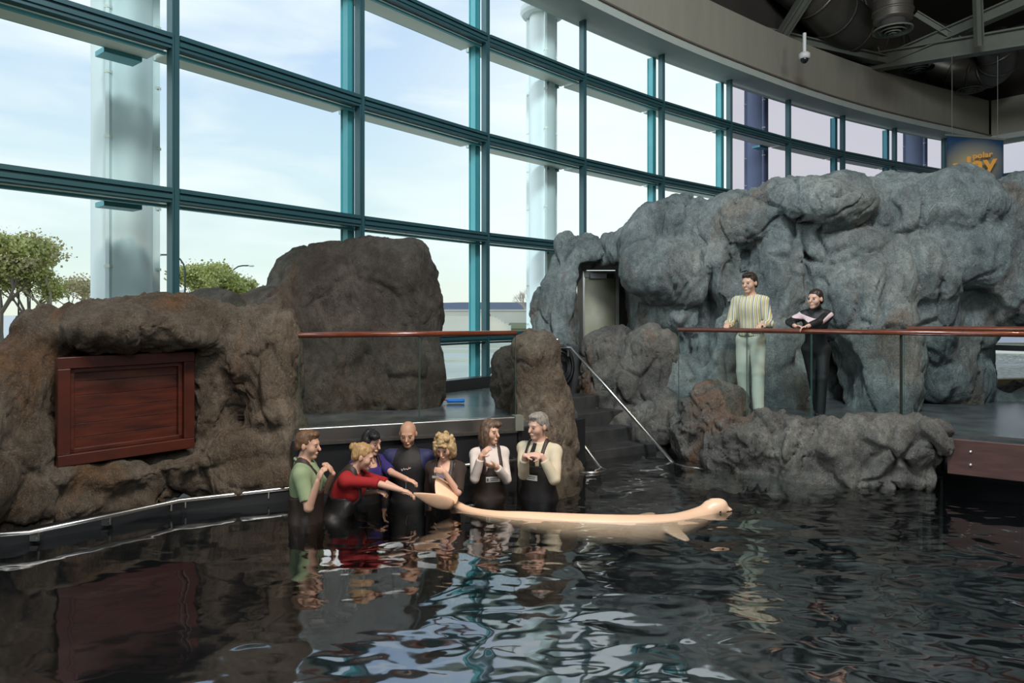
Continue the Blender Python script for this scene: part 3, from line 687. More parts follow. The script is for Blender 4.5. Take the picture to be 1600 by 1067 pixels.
CV = [E(1150, 425, 10.0, 26, 42, .38, 0, .08), E(1300, 590, 9.7, 40, 66, .6, 0, .03), E(1108, 520, 10.4, 10, 110, .35, 2, .05), E(1268, 410, 9.75, 8, 60, .25, -8, .05), E(1278, 366, 9.5, 75, 8, .25, 0, .04), E(1040, 486, 10.4, 70, 8, .3, -5, .05)]
# door opening
def door_cut(X, Y, Z):  # box carved out of the rock where the door stands
    cx, cy = 1.60, 12.2
    return -np.maximum(np.maximum(np.abs(X-cx)-.42, np.abs(Y-cy)-1.4), Z-2.80)
rock('rock_wall', 'tall grey-green artificial rock wall with an archway, rising behind the right deck', BW, M_rockR, .032, CV, .085, 1.2, .085, (1, 1, .6), 3.1, zmin=.5, planes=[door_cut])
# boulder beside the stairs
rock('boulder', 'grey-brown boulder pile right of the steps, beside the slanting steel handrail',
 [E(948, 545, 11.0, 44, 34, .42, -12), E(1018, 560, 10.6, 42, 52, .5, 10), E(1000, 610, 10.6, 60, 58, .5), E(950, 600, 10.9, 48, 62, .42), E(932, 640, 10.75, 34, 44, .36), E(955, 690, 10.4, 34, 34, .3), E(975, 680, 10.35, 52, 46, .40), E(1030, 670, 10.0, 50, 60, .40), E(1020, 735, 9.75, 66, 36, .36), E(975, 560, 10.9, 26, 30, .4), E(985, 745, 10.1, 60, 34, .3)],
 M_rockS, .023, (), .058, 2.2, .08, (1, 1, .7), 14.2, zmin=-.3, facets=7)
# low ledge in front of the right rail
rock('rock_ledge', 'low grey rock ledge overhanging the water below the right glass rail',
 [E(1120, 650, 9.1, 60, 58, .34, 8), E(1090, 690, 9.25, 46, 56, .3), E(1085, 735, 9.25, 36, 36, .26), E(1150, 700, 8.65, 60, 60, .34), E(1200, 690, 8.4, 52, 56, .34, -8), E(1245, 710, 8.2, 50, 60, .34), E(1300, 700, 8.05, 52, 52, .34, -10), E(1345, 705, 7.9, 55, 58, .34, 10), E(1405, 700, 7.7, 60, 50, .34, -6), E(1450, 692, 7.55, 40, 34, .28, -25), E(1370, 745, 7.75, 50, 34, .3), E(1410, 738, 7.7, 44, 34, .28, -20), E(1345, 750, 7.85, 50, 34, .3), E(1290, 760, 8.05, 70, 34, .3), E(1200, 770, 8.35, 80, 40, .3), E(1130, 770, 8.65, 60, 40, .3)],
 M_rockS, .020, (), .058, 2.3, .085, (1, 1, .8), 25.7, zmin=-.25, facets=9)
# left wall of rock around the wooden panel
ptl, pbl, ptr, pbr = P(82, 558, 6.22), P(85, 728, 6.22), P(297, 548, 7.08), P(298, 697, 7.08)
def panel_cut(X, Y, Z):
    u = (pbr-pbl); W_ = u.length; u.normalize(); nx_, ny_ = u.y, -u.x
    s_ = (X-pbl.x)*u.x+(Y-pbl.y)*u.y; d_ = (X-pbl.x)*nx_+(Y-pbl.y)*ny_; zb, zt = pbl.z, ptl.z
    return -np.maximum(np.maximum(np.abs(s_-W_/2)-W_/2-.03, np.abs(Z-(zb+zt)/2)-(zt-zb)/2-.03), -d_-.06)
rock('rock_wall', 'brown artificial rock wall around the red wooden panel at the left pool edge',
 [E(150, 748, 6.62, 90, 28, .40, -6), E(250, 726, 6.98, 84, 28, .40, -6), E(-90, 660, 5.85, 100, 120, .5), E(20, 615, 6.25, 62, 86, .42, 5), E(45, 565, 6.5, 62, 44, .4), E(110, 520, 6.75, 80, 52, .5, -12), E(200, 512, 6.75, 95, 40, .62, -2), E(275, 520, 7.1, 75, 42, .6), E(330, 520, 7.4, 58, 44, .5), E(225, 480, 7.2, 110, 22, .5),
  E(338, 610, 7.5, 48, 130, .42), E(395, 560, 7.5, 45, 80, .45), E(422, 590, 7.5, 46, 118, .42), E(440, 540, 7.5, 28, 70, .35), E(438, 690, 7.4, 36, 60, .34), E(395, 690, 7.3, 38, 32, .3, -20), E(425, 650, 7.3, 36, 26, .28, -15), E(430, 740, 7.25, 42, 34, .26), E(360, 700, 7.2, 40, 34, .3, -20), E(375, 745, 7.15, 46, 38, .26),
  E(190, 640, 7.25, 150, 120, .42), E(30, 700, 6.2, 56, 56, .38, 15), E(20, 775, 6.15, 72, 58, .34), E(-80, 760, 5.7, 90, 76, .42), E(95, 750, 6.35, 50, 26, .32, -20), E(110, 795, 6.35, 58, 36, .28, -10), E(165, 765, 6.65, 66, 38, .32, -28), E(185, 790, 6.65, 70, 30, .24), E(240, 755, 6.9, 68, 44, .30, -20), E(305, 745, 7.15, 60, 50, .30, -10), E(330, 770, 7.2, 70, 24, .22)],
 M_rockL, .022, [], .050, 2.3, .05, (1, 1, .7), 41.9, zmin=.02, planes=[panel_cut])
# boulder behind the left rail
rock('boulder', 'big rounded dark brown boulder standing behind the left glass rail',
 [E(590, 450, 9.9, 88, 84, .7, 0, .15), E(500, 450, 9.8, 80, 72, .65, 0, .15), E(640, 480, 9.8, 54, 110, .6, 0, .12), E(560, 570, 9.7, 130, 110, .6, 0, .15), E(620, 600, 9.6, 76, 110, .55), E(440, 520, 9.3, 70, 80, .6), E(380, 520, 9.2, 80, 60, .5), E(345, 490, 9.2, 60, 30, .4), E(480, 620, 9.2, 100, 90, .5)],
 M_rockB, .032, (), .05, 1.5, .03, (1, 1, .7), 57.3, zmin=.6)
# centre pillar rocks
rock('boulder', 'upright brown rock pillar at the right end of the left glass rail, beside the steps',
 [C((848, 760, 8.55), (838, 560, 8.5), 62, 37), E(836, 548, 8.5, 37, 34, .34), E(868, 650, 8.6, 24, 60, .28), E(880, 740, 8.55, 34, 24, .24), E(820, 640, 8.45, 25, 80, .26)],
 M_rockL, .02, (), .035, 2.6, .03, (1, 1, .6), 73.1, zmin=-.3)
rock('boulder', 'small dark rock tucked behind the left side of the upright pillar',
 [E(803, 600, 9.4, 34, 56, .3), E(795, 570, 9.4, 26, 30, .26), E(800, 640, 9.35, 32, 30, .3)], M_rockB, .022, (), .03, 3, .03, (1, 1, .8), 81.1, zmin=.55)
rock('boulder', 'pair of dim low rocks on the floor beyond the glass at the far right',
 [E(1590, 620, 12.2, 36, 26, .4), E(1640, 615, 12.3, 36, 30, .4), E(1555, 628, 12.2, 28, 22, .35)], M_rockB, .04, (), .05, 2, .04, (1, 1, .8), 91.1, zmin=.5)

# ---------------------------------------------------------------- wooden panel
tl, bl, tr2, br = P(82, 558, 6.22), P(85, 728, 6.22), P(297, 548, 7.08), P(298, 697, 7.08)
rt = root('sign_panel', bl, 'large red-brown wooden panel with a raised frame set into the left rock wall', 'panel')
ux = (br-bl); Wd = ux.length; ux.normalize(); uz = Vector((0, 0, 1)); un = ux.cross(uz).normalized()  # un points to the viewer side
if un.y > 0: un = -un
Hh = (tl-bl).z; R = Matrix((ux, un, uz)).transposed()
def pc(s, z, d=0): return bl+ux*s+uz*z+un*d
fw = .105
for (s, z, a, b) in ((Wd/2, fw/2, Wd, fw), (Wd/2, Hh-fw/2, Wd, fw), (fw/2, Hh/2, fw, Hh-2*fw), (Wd-fw/2, Hh/2, fw, Hh-2*fw)):
    bevel(MB().box(pc(s, z, .06), (a, .10, b), R).build('frame_rail', M_frame, rt), .008)
for (s, z, a, b) in ((Wd/2, fw+.02, Wd-2*fw, .04), (Wd/2, Hh-fw-.02, Wd-2*fw, .04), (fw+.02, Hh/2, .04, Hh-2*fw), (Wd-fw-.02, Hh/2, .04, Hh-2*fw)):
    bevel(MB().box(pc(s, z, .035), (a, .06, b), R).build('frame_bead', M_panel, rt), .006)
nb = 6; bh = (Hh-2*fw)/nb
for k in range(nb): bevel(MB().box(pc(Wd/2, fw+bh*(k+.5), .0), (Wd-2*fw, .03, bh-.004), R).build('board', M_panel, rt), .002)

# ---------------------------------------------------------------- left grab rail
rt = root('grab_rail', PZ(45, 832, .117), 'low stainless grab rail along the left pool wall just above the water', 'rail')
rl = [PZ(-120, 850, .13), PZ(0, 835, .13), PZ(45, 832, .13), PZ(170, 806, .13), PZ(280, 782, .13), PZ(440, 764, .13), PZ(500, 757, .13)]
MB().tube(rl, .021, 14).build('bar', M_ss, rt, True)
for q in ((60, 829), (172, 805.5), (268, 785), (290, 780.5), (420, 766.5)):
    p = PZ(q[0], q[1], .13); nd = Vector((-.62, .72, 0)).normalized()
    MB().tube([p+Vector((0, 0, -.01)), p+Vector((0, 0, -.075)), p+nd*.1+Vector((0, 0, -.085))], .009, 8).build('bracket', M_ss, rt)
    MB().box(p+nd*.13+Vector((0, 0, -.085)), (.07, .07, .05)).build('wall_plate', M_ss, rt)
rt = root('grab_rail', PZ(735, 722, .13), 'short stainless grab rail on the black wall behind the standing group', 'rail')
MB().tube([P(590, 738, 7.52), P(735, 726, 7.7), P(810, 718, 7.8)], .018, 12).build('bar', M_ss, rt, True)
for q in ((600, 737, 7.53), (805, 718, 7.8)): p = P(*q); MB().tube([p, p+Vector((-.06, .2, 0))], .01, 8).build('bracket', M_ss, rt)

# ---------------------------------------------------------------- glass balustrades
def balustrade(label, a, b, ztop, zbot, joints, panes_z0, rail_r=.03):
    rt = root('glass_balustrade', (a.x, a.y, zbot), label, 'balustrade')
    d = (b-a).normalized(); R = Matrix(((d.x, -d.y, 0), (d.y, d.x, 0), (0, 0, 1)))
    MB().tube([Vector((a.x, a.y, ztop)), Vector((b.x, b.y, ztop))], rail_r, 16).build('handrail', M_railwood, rt, True)
    MB().tube([Vector((a.x, a.y, ztop+rail_r*.2)), Vector((b.x, b.y, ztop+rail_r*.2))], rail_r*.6, 8)
    js = [0]+joints+[1]
    for u, v in zip(js[:-1], js[1:]):
        p = a+(b-a)*u+d*.006; q = a+(b-a)*v-d*.006; Ln = (q-p).length; c = (p+q)/2
        g = MB().box((c.x, c.y, (panes_z0+ztop)/2), (Ln, .012, ztop-panes_z0), R).build('glass_pane', M_glassR, rt)
        for e in (p, q): MB().box((e.x, e.y, (panes_z0+ztop)/2), (.005, .015, ztop-panes_z0-.03), R).build('glass_edge', M_glassE, g)
    return rt, R, d
la, lb = Vector(PZ(466, 668.5, .75)[:2]), Vector(PZ(806, 650, .75)[:2])
rt, R, d = balustrade('left glass balustrade with wooden handrail behind the standing group', la, lb, 1.715, .75, [.53], .73)
c = (la+lb)/2; nrm = Vector((-d.y, d.x)); Ln = (lb-la).length
bevel(MB().box((c.x, c.y, .675), (Ln, .10, .15), R).build('base_channel', M_ss, rt), .01)
MB().box((c.x-nrm.x*.0, c.y, .585), (Ln, .14, .03), R).build('base_lip', mat('stone_lip', (.05, .045, .04), .6, 0, .5, 20), rt)
MB().box((lb.x+.02, lb.y, .675), (.10, .14, .17), R).build('end_block', M_steelp, rt)
ra, rb = Vector((2.24, 9.2)), Vector((6.6, 6.23))
rt, R, d = balustrade('right glass balustrade with wooden handrail where the pair leans', ra, rb, 1.725, .62, [.172, .317, .5, .73], .62)
MB().tube([Vector((4.55, 7.86, 1.765)), Vector((7.2, 6.1, 1.79))], .03, 14).build('upper_handrail', M_railwood, rt, True)
c2 = Vector((ra.x+(rb.x-ra.x)*.505, ra.y+(rb.y-ra.y)*.505))
MB().box((c2.x-.02, c2.y+.06, 1.17), (.028, .04, 1.1), R).build('corner_post', mat('bronze_post', (.035, .02, .015), .4), rt)
e2 = Vector((ra.x+(rb.x-ra.x)*.76, ra.y+(rb.y-ra.y)*.76))
MB().box(((c2.x+rb.x)/2, (c2.y+rb.y)/2, .63), ((rb-c2).length, .05, .03), R).build('base_channel', M_ss, rt)
# wooden deck fascia with bolts, and the frame under the deck
fs = PZ(1486, 688, .60); 
rt = root('deck_fascia', fs, 'dark wooden fascia board with paired round bolts at the right deck edge', 'board')
Rv = Vector((rb.x-ra.x, rb.y-ra.y)).normalized(); fa_, fb_ = Vector((ra.x, ra.y))+Rv*3.06+Vector((-.04, -.06)), Vector((ra.x, ra.y))+Rv*6.8+Vector((-.04, -.06))
c = (fa_+fb_)/2; bevel(MB().box((c.x, c.y, .40), ((fb_-fa_).length, .06, .38), R).build('plank', M_beamwood, rt), .008)
for s in (3.27, 4.6):
    for z in (.47, .33):
        p = Vector((ra.x, ra.y))+Rv*s+Vector((-.04, -.06))-Vector((-Rv.y, Rv.x))*.035
        MB().ball((p.x, p.y, z), .016, 10).build('bolt', M_bolt, rt, True)
rt = root('deck_support', P(1455, 760, 7.8), 'dark metal support frame standing in the water under the deck end', 'frame')
M_gm = mat('support_grey', srgb(70, 76, 74), .5, .3)
for q in (1438, 1451, 1470): MB().beam(P(q, 860, 7.75), P(q, 745, 7.75), .03, .03, (0, 1, 0)).build('post', M_gm, rt)
MB().beam(P(1436, 747, 7.75), P(1472, 745, 7.75), .03, .03).build('crosspiece', M_gm, rt); MB().box(P(1444, 778, 7.76), (.085, .012, .28)).build('plate', M_gm, rt)
MB().tube([P(1455+12*math.sin(t/3), 720+8*t, 7.9) for t in range(5)], .012, 8).build('hose', M_black, rt, True)
MB().tube([P(1478, 735, 7.8), P(1478, 690, 7.8)], .05, 12).build('pipe', M_black, rt, True)

# ---------------------------------------------------------------- steps and stair rails
sd = Vector((-.5, .86)).normalized(); sw = Vector((sd.y, -sd.x))   # up the stairs, and to the right
s0 = Vector((1.68, 8.95))
rt = root('steps', (s0.x, s0.y, -.6), 'dark wet steps climbing out of the pool between the pillar and the boulders', 'steps')
Rst = Matrix(((sw.x, sd.x, 0), (sw.y, sd.y, 0), (0, 0, 1)))
M_step = mat('wet_dark_stone', (.035, .034, .034), .3, 0, .6, 6, (.06, .058, .055), .3, 15, .01)
for k in range(7):
    z = -.45+.19*k; p = s0+sd*(.36*k-.5)
    bevel(MB().box((p.x, p.y, z-.14), (1.25, .40, .28), Rst).build('step', M_step, rt), .012)
rt = root('stair_handrail', PZ(1053, 722, 0), 'long slanting stainless handrail in front of the grey boulders', 'handrail')
b0 = PZ(1053, 724, -.02); t0 = P(893, 543, 10.75)
MB().tube([P(881, 543.5, 10.85), t0, t0+(b0-t0)*.02, b0], .023, 14).build('bar', M_ss, rt, True)
MB().tube([P(888, 543, 10.8), P(888, 556, 10.8), P(890, 558, 11.0)], .012, 8).build('bracket', M_ss, rt)
pm = t0+(b0-t0)*.35; MB().tube([pm, pm+Vector((-.03, .02, -.09)), pm+Vector((.1, .1, -.11)), pm+Vector((.25, .35, -.08))], .009, 8).build('bracket', M_ss, rt)
MB().tube([b0, b0+Vector((.12, -.1, -.02)), b0+Vector((.45, -.32, -.02))], .012, 8).build('foot_bar', M_ss, rt, True)
rt = root('stair_handrail', PZ(938, 730, 0), 'short slanting stainless handrail beside the upright rock pillar', 'handrail')
b1 = PZ(938, 730, .0); t1 = b1+Vector((sd.x*1.6, sd.y*1.6, .97))
MB().tube([t1, b1], .022, 14).build('bar', M_ss, rt, True)
MB().tube([b1, PZ(948, 735, .01), PZ(930, 738.5, .01), PZ(905, 738, .01)], .014, 10).build('foot_bar', M_ss, rt, True)
# hose coil on the rock by the arch
hc = P(876, 572, 11.0); rt = root('hose_reel', hc, 'black coiled hose hanging below the arch, left of the steps', 'hose')
for k, (r1, of) in enumerate(((.33, 0), (.28, -.03), (.24, -.06), (.30, -.08), (.2, -.03))):
    pts_ = [hc+Vector((r1*.62*math.cos(a), of+.02*math.sin(3*a), r1*math.sin(a))) for a in [2*math.pi*t/32 for t in range(33)]]
    MB().tube(pts_, .022, 8, False).build('coil', M_black, rt, True)
MB().box(hc+Vector((-.12, .08, .38)), (.16, .1, .08)).build('hook', M_gm, rt); MB().tube([hc+Vector((-.2, 0, .42)), hc+Vector((-.05, 0, .42))], .03, 8).build('nozzle', M_ss, rt)
MB().box(hc+Vector((.1, .25, -.2)), (.5, .2, 1.0)).build('backplate', M_dark, rt)

# ---------------------------------------------------------------- door in the arch
dr_ = root('door_1', (1.6, 12.55, DECK), kind='structure')
M_df = mat('bronze_door_frame', srgb(84, 78, 70), .35, .5); M_dl = mat('pale_door_frame', srgb(186, 188, 180), .4, .3)
for x in (1.215, 1.27): MB().box((x, 12.45+.06*(x > 1.25), DECK+1.08), (.05, .1, 2.16)).build('jamb', M_df, dr_)
MB().box((1.325, 12.6, DECK+1.08), (.03, .05, 2.16)).build('jamb', M_ss, dr_)
MB().box((1.93, 12.55, DECK+1.08), (.06, .1, 2.16)).build('jamb', M_dl, dr_); MB().box((2.1, 12.66, DECK+1.2), (.34, .08, 2.4)).build('side_panel', M_df, dr_)
MB().box((1.6, 12.5, DECK+2.14), (.78, .14, .10)).build('lintel', M_dl, dr_)
MB().box((1.62, 12.6, DECK+2.02), (.58, .05, .12)).build('top_rail', M_dl, dr_)
M_dg = mat('door_glass_painted_reflection', (.62, .59, .46), .3, .25, .8, 2.2, (.36, .36, .22), .25, 3, .02, mapscale=(1, 1, .5))  # reflection of outdoors painted into the pane colour
MB().box((1.63, 12.62, DECK+1.0), (.58, .02, 1.92)).build('door_pane', M_dg, dr_)
MB().box((1.58, 12.52, DECK+1.98), (.3, .09, .09)).build('door_closer', M_white, dr_)
MB().box((1.80, 12.53, DECK+1.98), (.12, .08, .08)).build('latch_box', M_black, dr_)
# blue brush head on the wet floor
bp = PZ(712, 630, DECK); rt = root('floor_brush', bp, 'bright blue floor brush lying on the wet floor by the window', 'brush')
bevel(MB().box(bp+Vector((0, 0, .04)), (.26, .12, .05), Matrix.Rotation(.15, 3, 'Z')).build('head', M_blue, rt), .02, 3)
MB().tube([bp+Vector((-.1, 0, .05)), bp+Vector((-.5, .12, .03)), bp+Vector((-1.1, .3, .03))], .012, 8).build('handle', M_orange, rt, True)
# diagonal brace on the mullion outside
rt = root('steel_brace', P(745, 607, 12.6), 'grey diagonal steel brace outside the glass near the window base', 'brace')
MB().beam(P(745, 606, 12.9), P(782, 560, 12.9), .09, .09).build('strut', M_gm, rt); MB().box(P(745, 606, 12.9), (.2, .15, .1)).build('foot_plate', M_gm, rt)

# ---------------------------------------------------------------- people
def skin_mat(name):
    m = mat(name, (.6, .4, .3), .5, attr='Col', spec=.4); m.node_tree.nodes['Principled BSDF'].inputs['Subsurface Weight'].default_value = 0; return m
M_skin = skin_mat('skin')
def cloth(name, c, rough=.85, var=.15, bump=.25): return mat(name, c, rough, 0, var, 14, tuple(v*.8 for v in c[:3]), bump, 22, .01)
M_eye = mat('eye_white', (.20, .16, .14), .5); M_iris = mat('iris_dark', (.02, .015, .01), .15)
M_wader = cloth('brown_wader_rubber', srgb(46, 34, 28), .5); M_waderk = cloth('black_wader_rubber', srgb(26, 22, 22), .5)
M_strap = cloth('wader_strap', srgb(48, 34, 30), .6); M_label = mat('white_label', srgb(205, 200, 190), .6); M_ink = mat('label_ink', srgb(90, 90, 95), .6)
def hair_mat(name, c):
    m = mat(name, c, .5, 0, .6, 30, tuple(v*.55 for v in c[:3]), .5, 60, .01, mapscale=(1.5, 1.5, .35)); return m
M_belt = mat('black_leather', (.015, .013, .012), .35); M_shoe = mat('dark_shoe', (.02, .02, .022), .4)

def person(label, loc, yaw, h=1.75, female=False, lean=0., head=(0, 0), arms=None, skin=(.60, .36, .26), hair='short', haircol=None, tops=(), legs=None, waders=None, voxel=.0075, build=1., brow=(.12, .07, .04), group=None, foot=(0, 0), crouch=0., hs=1.06):
    """loc: feet on the floor, yaw: facing angle (0 = +Y), local +y forward, +x the person's right.
       arms: (elbow, wrist, handdir, palmnormal) for right and left, in WORLD coordinates"""
    rt = root('person', loc, label, 'person', group, rz=yaw); Mi = WORLD_INV[rt.name]; M3 = Mi.to_3x3(); M_w = Mi.inverted()
    L_ = lambda p: Mi @ Vector(p)
    k = h/1.75; fw_ = .88 if female else 1.; sw_ = (.150 if female else .176)*build*k
    pv = Vector((0, 0, .53*h-crouch)); Rl = Matrix.Rotation(-math.radians(lean), 3, 'X')
    def T(x, y, z): return pv+Rl @ Vector((x*k, y*k, z*h-.53*h))    # torso frame to local
    sh = {s: T(s*sw_/k, -.01, .788) for s in (1, -1)}
    neck0 = T(0, -.015, .835); hc = T(0, .02, .925)
    Rh = Matrix.Rotation(-math.radians(head[0]), 3, 'Z') @ Matrix.Rotation(-math.radians(head[1]), 3, 'X')
    kh = k*hs; HD = lambda x, y, z: hc+Rh @ Vector((x*kh, y*kh, z*kh))
    B = build*k
    torso = [('e', T(0, 0, .525), (.158*B*(1.06 if female else 1), .115*B, .12*k)), ('e', T(0, .005, .60), (.138*B*fw_, .108*B, .14*k)), ('e', T(0, 0, .69), (.152*B*fw_, .118*B, .15*k)),
             ('e', T(0, .005, .745), (.165*B*fw_, .122*B, .12*k)), ('c', sh[1]*.86+sh[-1]*.14, sh[-1]*.86+sh[1]*.14, .052*k, .052*k), ('c', T(0, -.015, .795), T(0, -.015, .842), .082*k, .05*k)]+[('c', T(0, -.02, .828), T(s*.11*fw_, -.015, .797), .040*k, .036*k) for s in (1, -1)]
    if female: torso += [('e', T(s*.07, .085, .725), (.062*k, .06*k, .062*k)) for s in (1, -1)]
    A = {}
    for s, a in zip((1, -1), arms or (None, None)):
        if a is None:
            el = sh[s]+Vector((s*.05, -.02, -.28*k)); wr = el+Vector((s*.0, .06, -.25*k)); hd = Vector((0, .2, -1)).normalized(); pn = Vector((-s, 0, 0))
        else:
            el = L_(a[0]); wr = L_(a[1]); hd = (M3 @ Vector(a[2])).normalized(); pn = (M3 @ Vector(a[3])).normalized()
            # keep human bone lengths: slide the elbow so both bones are sane
            U, Lo = .29*k, .255*k; d = wr-sh[s]; dist = min(max(d.length, .12), (U+Lo)*.995); wr = sh[s]+d.normalized()*dist if d.length > (U+Lo)*.995 else wr
            a_ = (U*U-Lo*Lo+dist*dist)/(2*dist); hh_ = math.sqrt(max(U*U-a_*a_, 0)); dn = (wr-sh[s]).normalized(); v = el-sh[s]; v = (v-dn*v.dot(dn))
            v = v.normalized() if v.length > 1e-4 else Vector((s, -.5, -.5)).normalized(); el = sh[s]+dn*a_+v*hh_
        A[s] = (sh[s], el, wr, hd, pn)
    LG = {}
    for s in (1, -1):
        hp = pv+Vector((s*.085*k, 0, -.02)); ft = Vector((s*.11*k, 0, .08*k)) if not isinstance(foot, dict) else Vector(foot[s]); kn = (hp+ft)/2+Vector((s*.01, .03+crouch*.6, .02)); LG[s] = (hp, kn, ft)
    def addp(f, prims, infl=0., kk=.05):
        for q in prims:
            if q[0] == 'e': f.ell(q[1], [r+infl for r in q[2]], Rl if len(q) < 4 else q[3], kk)
            else: f.cone(q[1], q[2], q[3]+infl, q[4]+infl, kk)
    pts_ = [T(0, 0, .53), hc]+[v for s in (1, -1) for v in A[s][:3]]+[A[s][2]+A[s][3]*.2 for s in (1, -1)]+[v for s in (1, -1) for v in LG[s]]
    lo = np.min(np.array(pts_), 0)-.24; hi = np.max(np.array(pts_), 0)+.24; lo[2] = 0
    fld = lambda vx=voxel, a=None, b=None: Field(lo if a is None else a, hi if b is None else b, vx)
    # --- body
    f = fld(); addp(f, torso)
    for s in (1, -1):
        a, e, w_, hd, pn = A[s]; f.ell(a, (.050*B, .050*B, .052*B), None, .05); f.cone(a, e, .048*B*fw_, .038*B*fw_, .03); f.cone(e, w_, .040*B*fw_, .026*B, .015)
        hp, kn, ft = LG[s]; f.cone(hp, kn, .085*B, .055*B, .04); f.cone(kn, ft, .054*B, .036*B, .02); f.cone(ft+Vector((0, -.03, -.045)), ft+Vector((0, .15, -.05)), .035, .03, .02)
        # hand: palm, four unequal bent fingers, a thumb from the side of the palm
        sv = hd.cross(pn).normalized(); pn = sv.cross(hd).normalized(); Rm = Matrix((sv, hd, pn)).transposed(); q = .92*k*(.92 if female else 1)
        f.ell(w_+hd*.05*q, (.040*q, .052*q, .017*q), Rm, .012)
        thumb_side = 1 if (a[3] if False else True) else -1
        ts = s if sv.dot(Vector((s, 0, 0))) < 0 else -s
        for i, (off, ln) in enumerate(((-.029, .068), (-.010, .078), (.010, .074), (.028, .058))):
            ob = w_+hd*.088*q-sv*off*ts*q; m1_ = ob+(hd*.86+pn*.45)*ln*.52*q; m2_ = m1_+(hd*.35+pn*.9)*ln*.5*q
            f.cone(ob-hd*.02*q, m1_, .0095*q, .0088*q, .004); f.cone(m1_, m2_, .0088*q, .0078*q, .002)
        tb = w_+hd*.025*q+sv*.03*ts*q; t1_ = tb+(hd*.6+sv*ts*.7+pn*.3)*.036*q; t2_ = t1_+(hd*.85+sv*ts*.15+pn*.5)*.03*q
        f.cone(tb, t1_, .013*q, .011*q, .006); f.cone(t1_, t2_, .0105*q, .009*q, .002)
    f.cone(neck0, HD(0, -.015, -.06), .056*k*(.88 if female else 1), .05*k*(.86 if female else 1), .03)
    hk = .93 if female else 1.
    f.ell(HD(0, -.012, .03), (.076*kh*hk, .094*kh*hk, .086*kh*hk), Rh, .02); f.ell(HD(0, .022, -.035), (.058*kh*hk, .066*kh*hk, .078*kh), Rh, .03)
    f.ell(HD(0, .066, -.096), (.028*kh*hk, .024*kh, .020*kh), Rh, .03); f.ell(HD(0, .074, .024), (.050*kh, .014*kh, .012*kh), Rh, .02)
    for s in (1, -1):
        f.ell(HD(s*.031, .100, .003), (.016*kh, .009*kh, .008*kh), Rh, .012, '-'); f.ell(HD(s*.040, .054, -.028), (.022*kh, .020*kh, .024*kh), Rh, .035)
        f.ell(HD(s*.079*hk, -.008, -.008), (.010*kh, .019*kh, .030*kh), Rh @ Matrix.Rotation(s*.3, 3, 'Z'), .006)
    f.cone(HD(0, .086, .006), HD(0, .108, -.028), .010*kh, .0135*kh, .012); f.ell(HD(0, .088, -.060), (.025*kh, .012*kh, .006*kh), Rh, .006); f.ell(HD(0, .086, -.070), (.020*kh, .012*kh, .006*kh), Rh, .006)
    f.ell(HD(0, .1, -.0645), (.020*kh, .010*kh, .002*kh), Rh, .003, '-')
    V, Q = f.nets(); V = relax(V, Q, 1, .35)
    o = npmesh('body', V, Q, M_skin, rt)
    hl = (V-np.array(hc))@np.array(Rh)/kh; col = np.tile(np.array([*skin, 1.]), (len(V), 1))
    def paint(c, r, cc, a=1.):
        d = np.sqrt((((hl-np.array(c))/np.array(r))**2).sum(1)); t = np.clip(1.6-d*1.2, 0, 1)*a; col[:, :3] = col[:, :3]*(1-t[:, None])+np.array(cc)*t[:, None]
    paint((0, .095, -.064), (.018, .022, .0065), (skin[0]*.8, skin[1]*.48, skin[2]*.46), .7)
    for s in (1, -1): paint((s*.032, .09, .021), (.017, .03, .0035), brow, .75); paint((s*.031, .09, .007), (.013, .02, .0025), (skin[0]*.35, skin[1]*.3, skin[2]*.3), .6)
    if hair == 'bald':
        t = np.clip((hl[:, 2]-.035-np.clip(hl[:, 1], -1, .05)*.5)*40, 0, 1)*.22*(hl[:, 2] < .2); col[:, :3] = col[:, :3]*(1-t[:, None])+np.array((.10, .07, .05))*t[:, None]
    at_ = o.data.color_attributes.new('Col', 'FLOAT_COLOR', 'POINT'); at_.data.foreach_set('color', col.astype(np.float32).ravel())
    for s in (1, -1):
        MB_ = MB(); MB_.ball(HD(s*.031, .0775, .002), (.0115*kh, .0115*kh, .0085*kh), 12)
        me = bpy.data.meshes.new('eye'); me.from_pydata([tuple(v) for v in MB_.V], [], MB_.F); ey = link('eye', me, rt, M_eye, True)
        me.materials.append(M_iris); fv = Rh @ Vector((0, 1, -.15)); c0 = HD(s*.031, .0775, .002)
        for pl in me.polygons:
            if (Vector(pl.center)-c0).normalized().dot(fv) > .62: pl.material_index = 1
    # --- clothes
    def arm_pr(f, s, upto, infl, kk=.02):
        a, e, w_, hd, pn = A[s]; f.ell(a, (.050*B+infl, .050*B+infl, .052*B+infl), None, .05)
        if upto <= 1: p = a+(e-a)*upto; f.cone(a, p, 0.048*B*fw_+infl, (.048-.010*upto)*B*fw_+infl, kk, cut=True)
        else: f.cone(a, e, .048*B*fw_+infl, .038*B*fw_+infl, kk); p = e+(w_-e)*(upto-1); f.cone(e, p, .040*B*fw_+infl, (.040-.014*(upto-1))*B+infl, .012, cut=True)
    Rli = np.array(Rl).T; pvn = np.array(pv)
    def tz(X, Y, Z):  # torso-frame coordinates in metres from the pelvis, z also as a share of the height
        x = Rli[0, 0]*(X-pvn[0])+Rli[0, 1]*(Y-pvn[1])+Rli[0, 2]*(Z-pvn[2]); y = Rli[1, 0]*(X-pvn[0])+Rli[1, 1]*(Y-pvn[1])+Rli[1, 2]*(Z-pvn[2]); z = Rli[2, 0]*(X-pvn[0])+Rli[2, 1]*(Y-pvn[1])+Rli[2, 2]*(Z-pvn[2])
        return x/k, y/k, z/h+.53
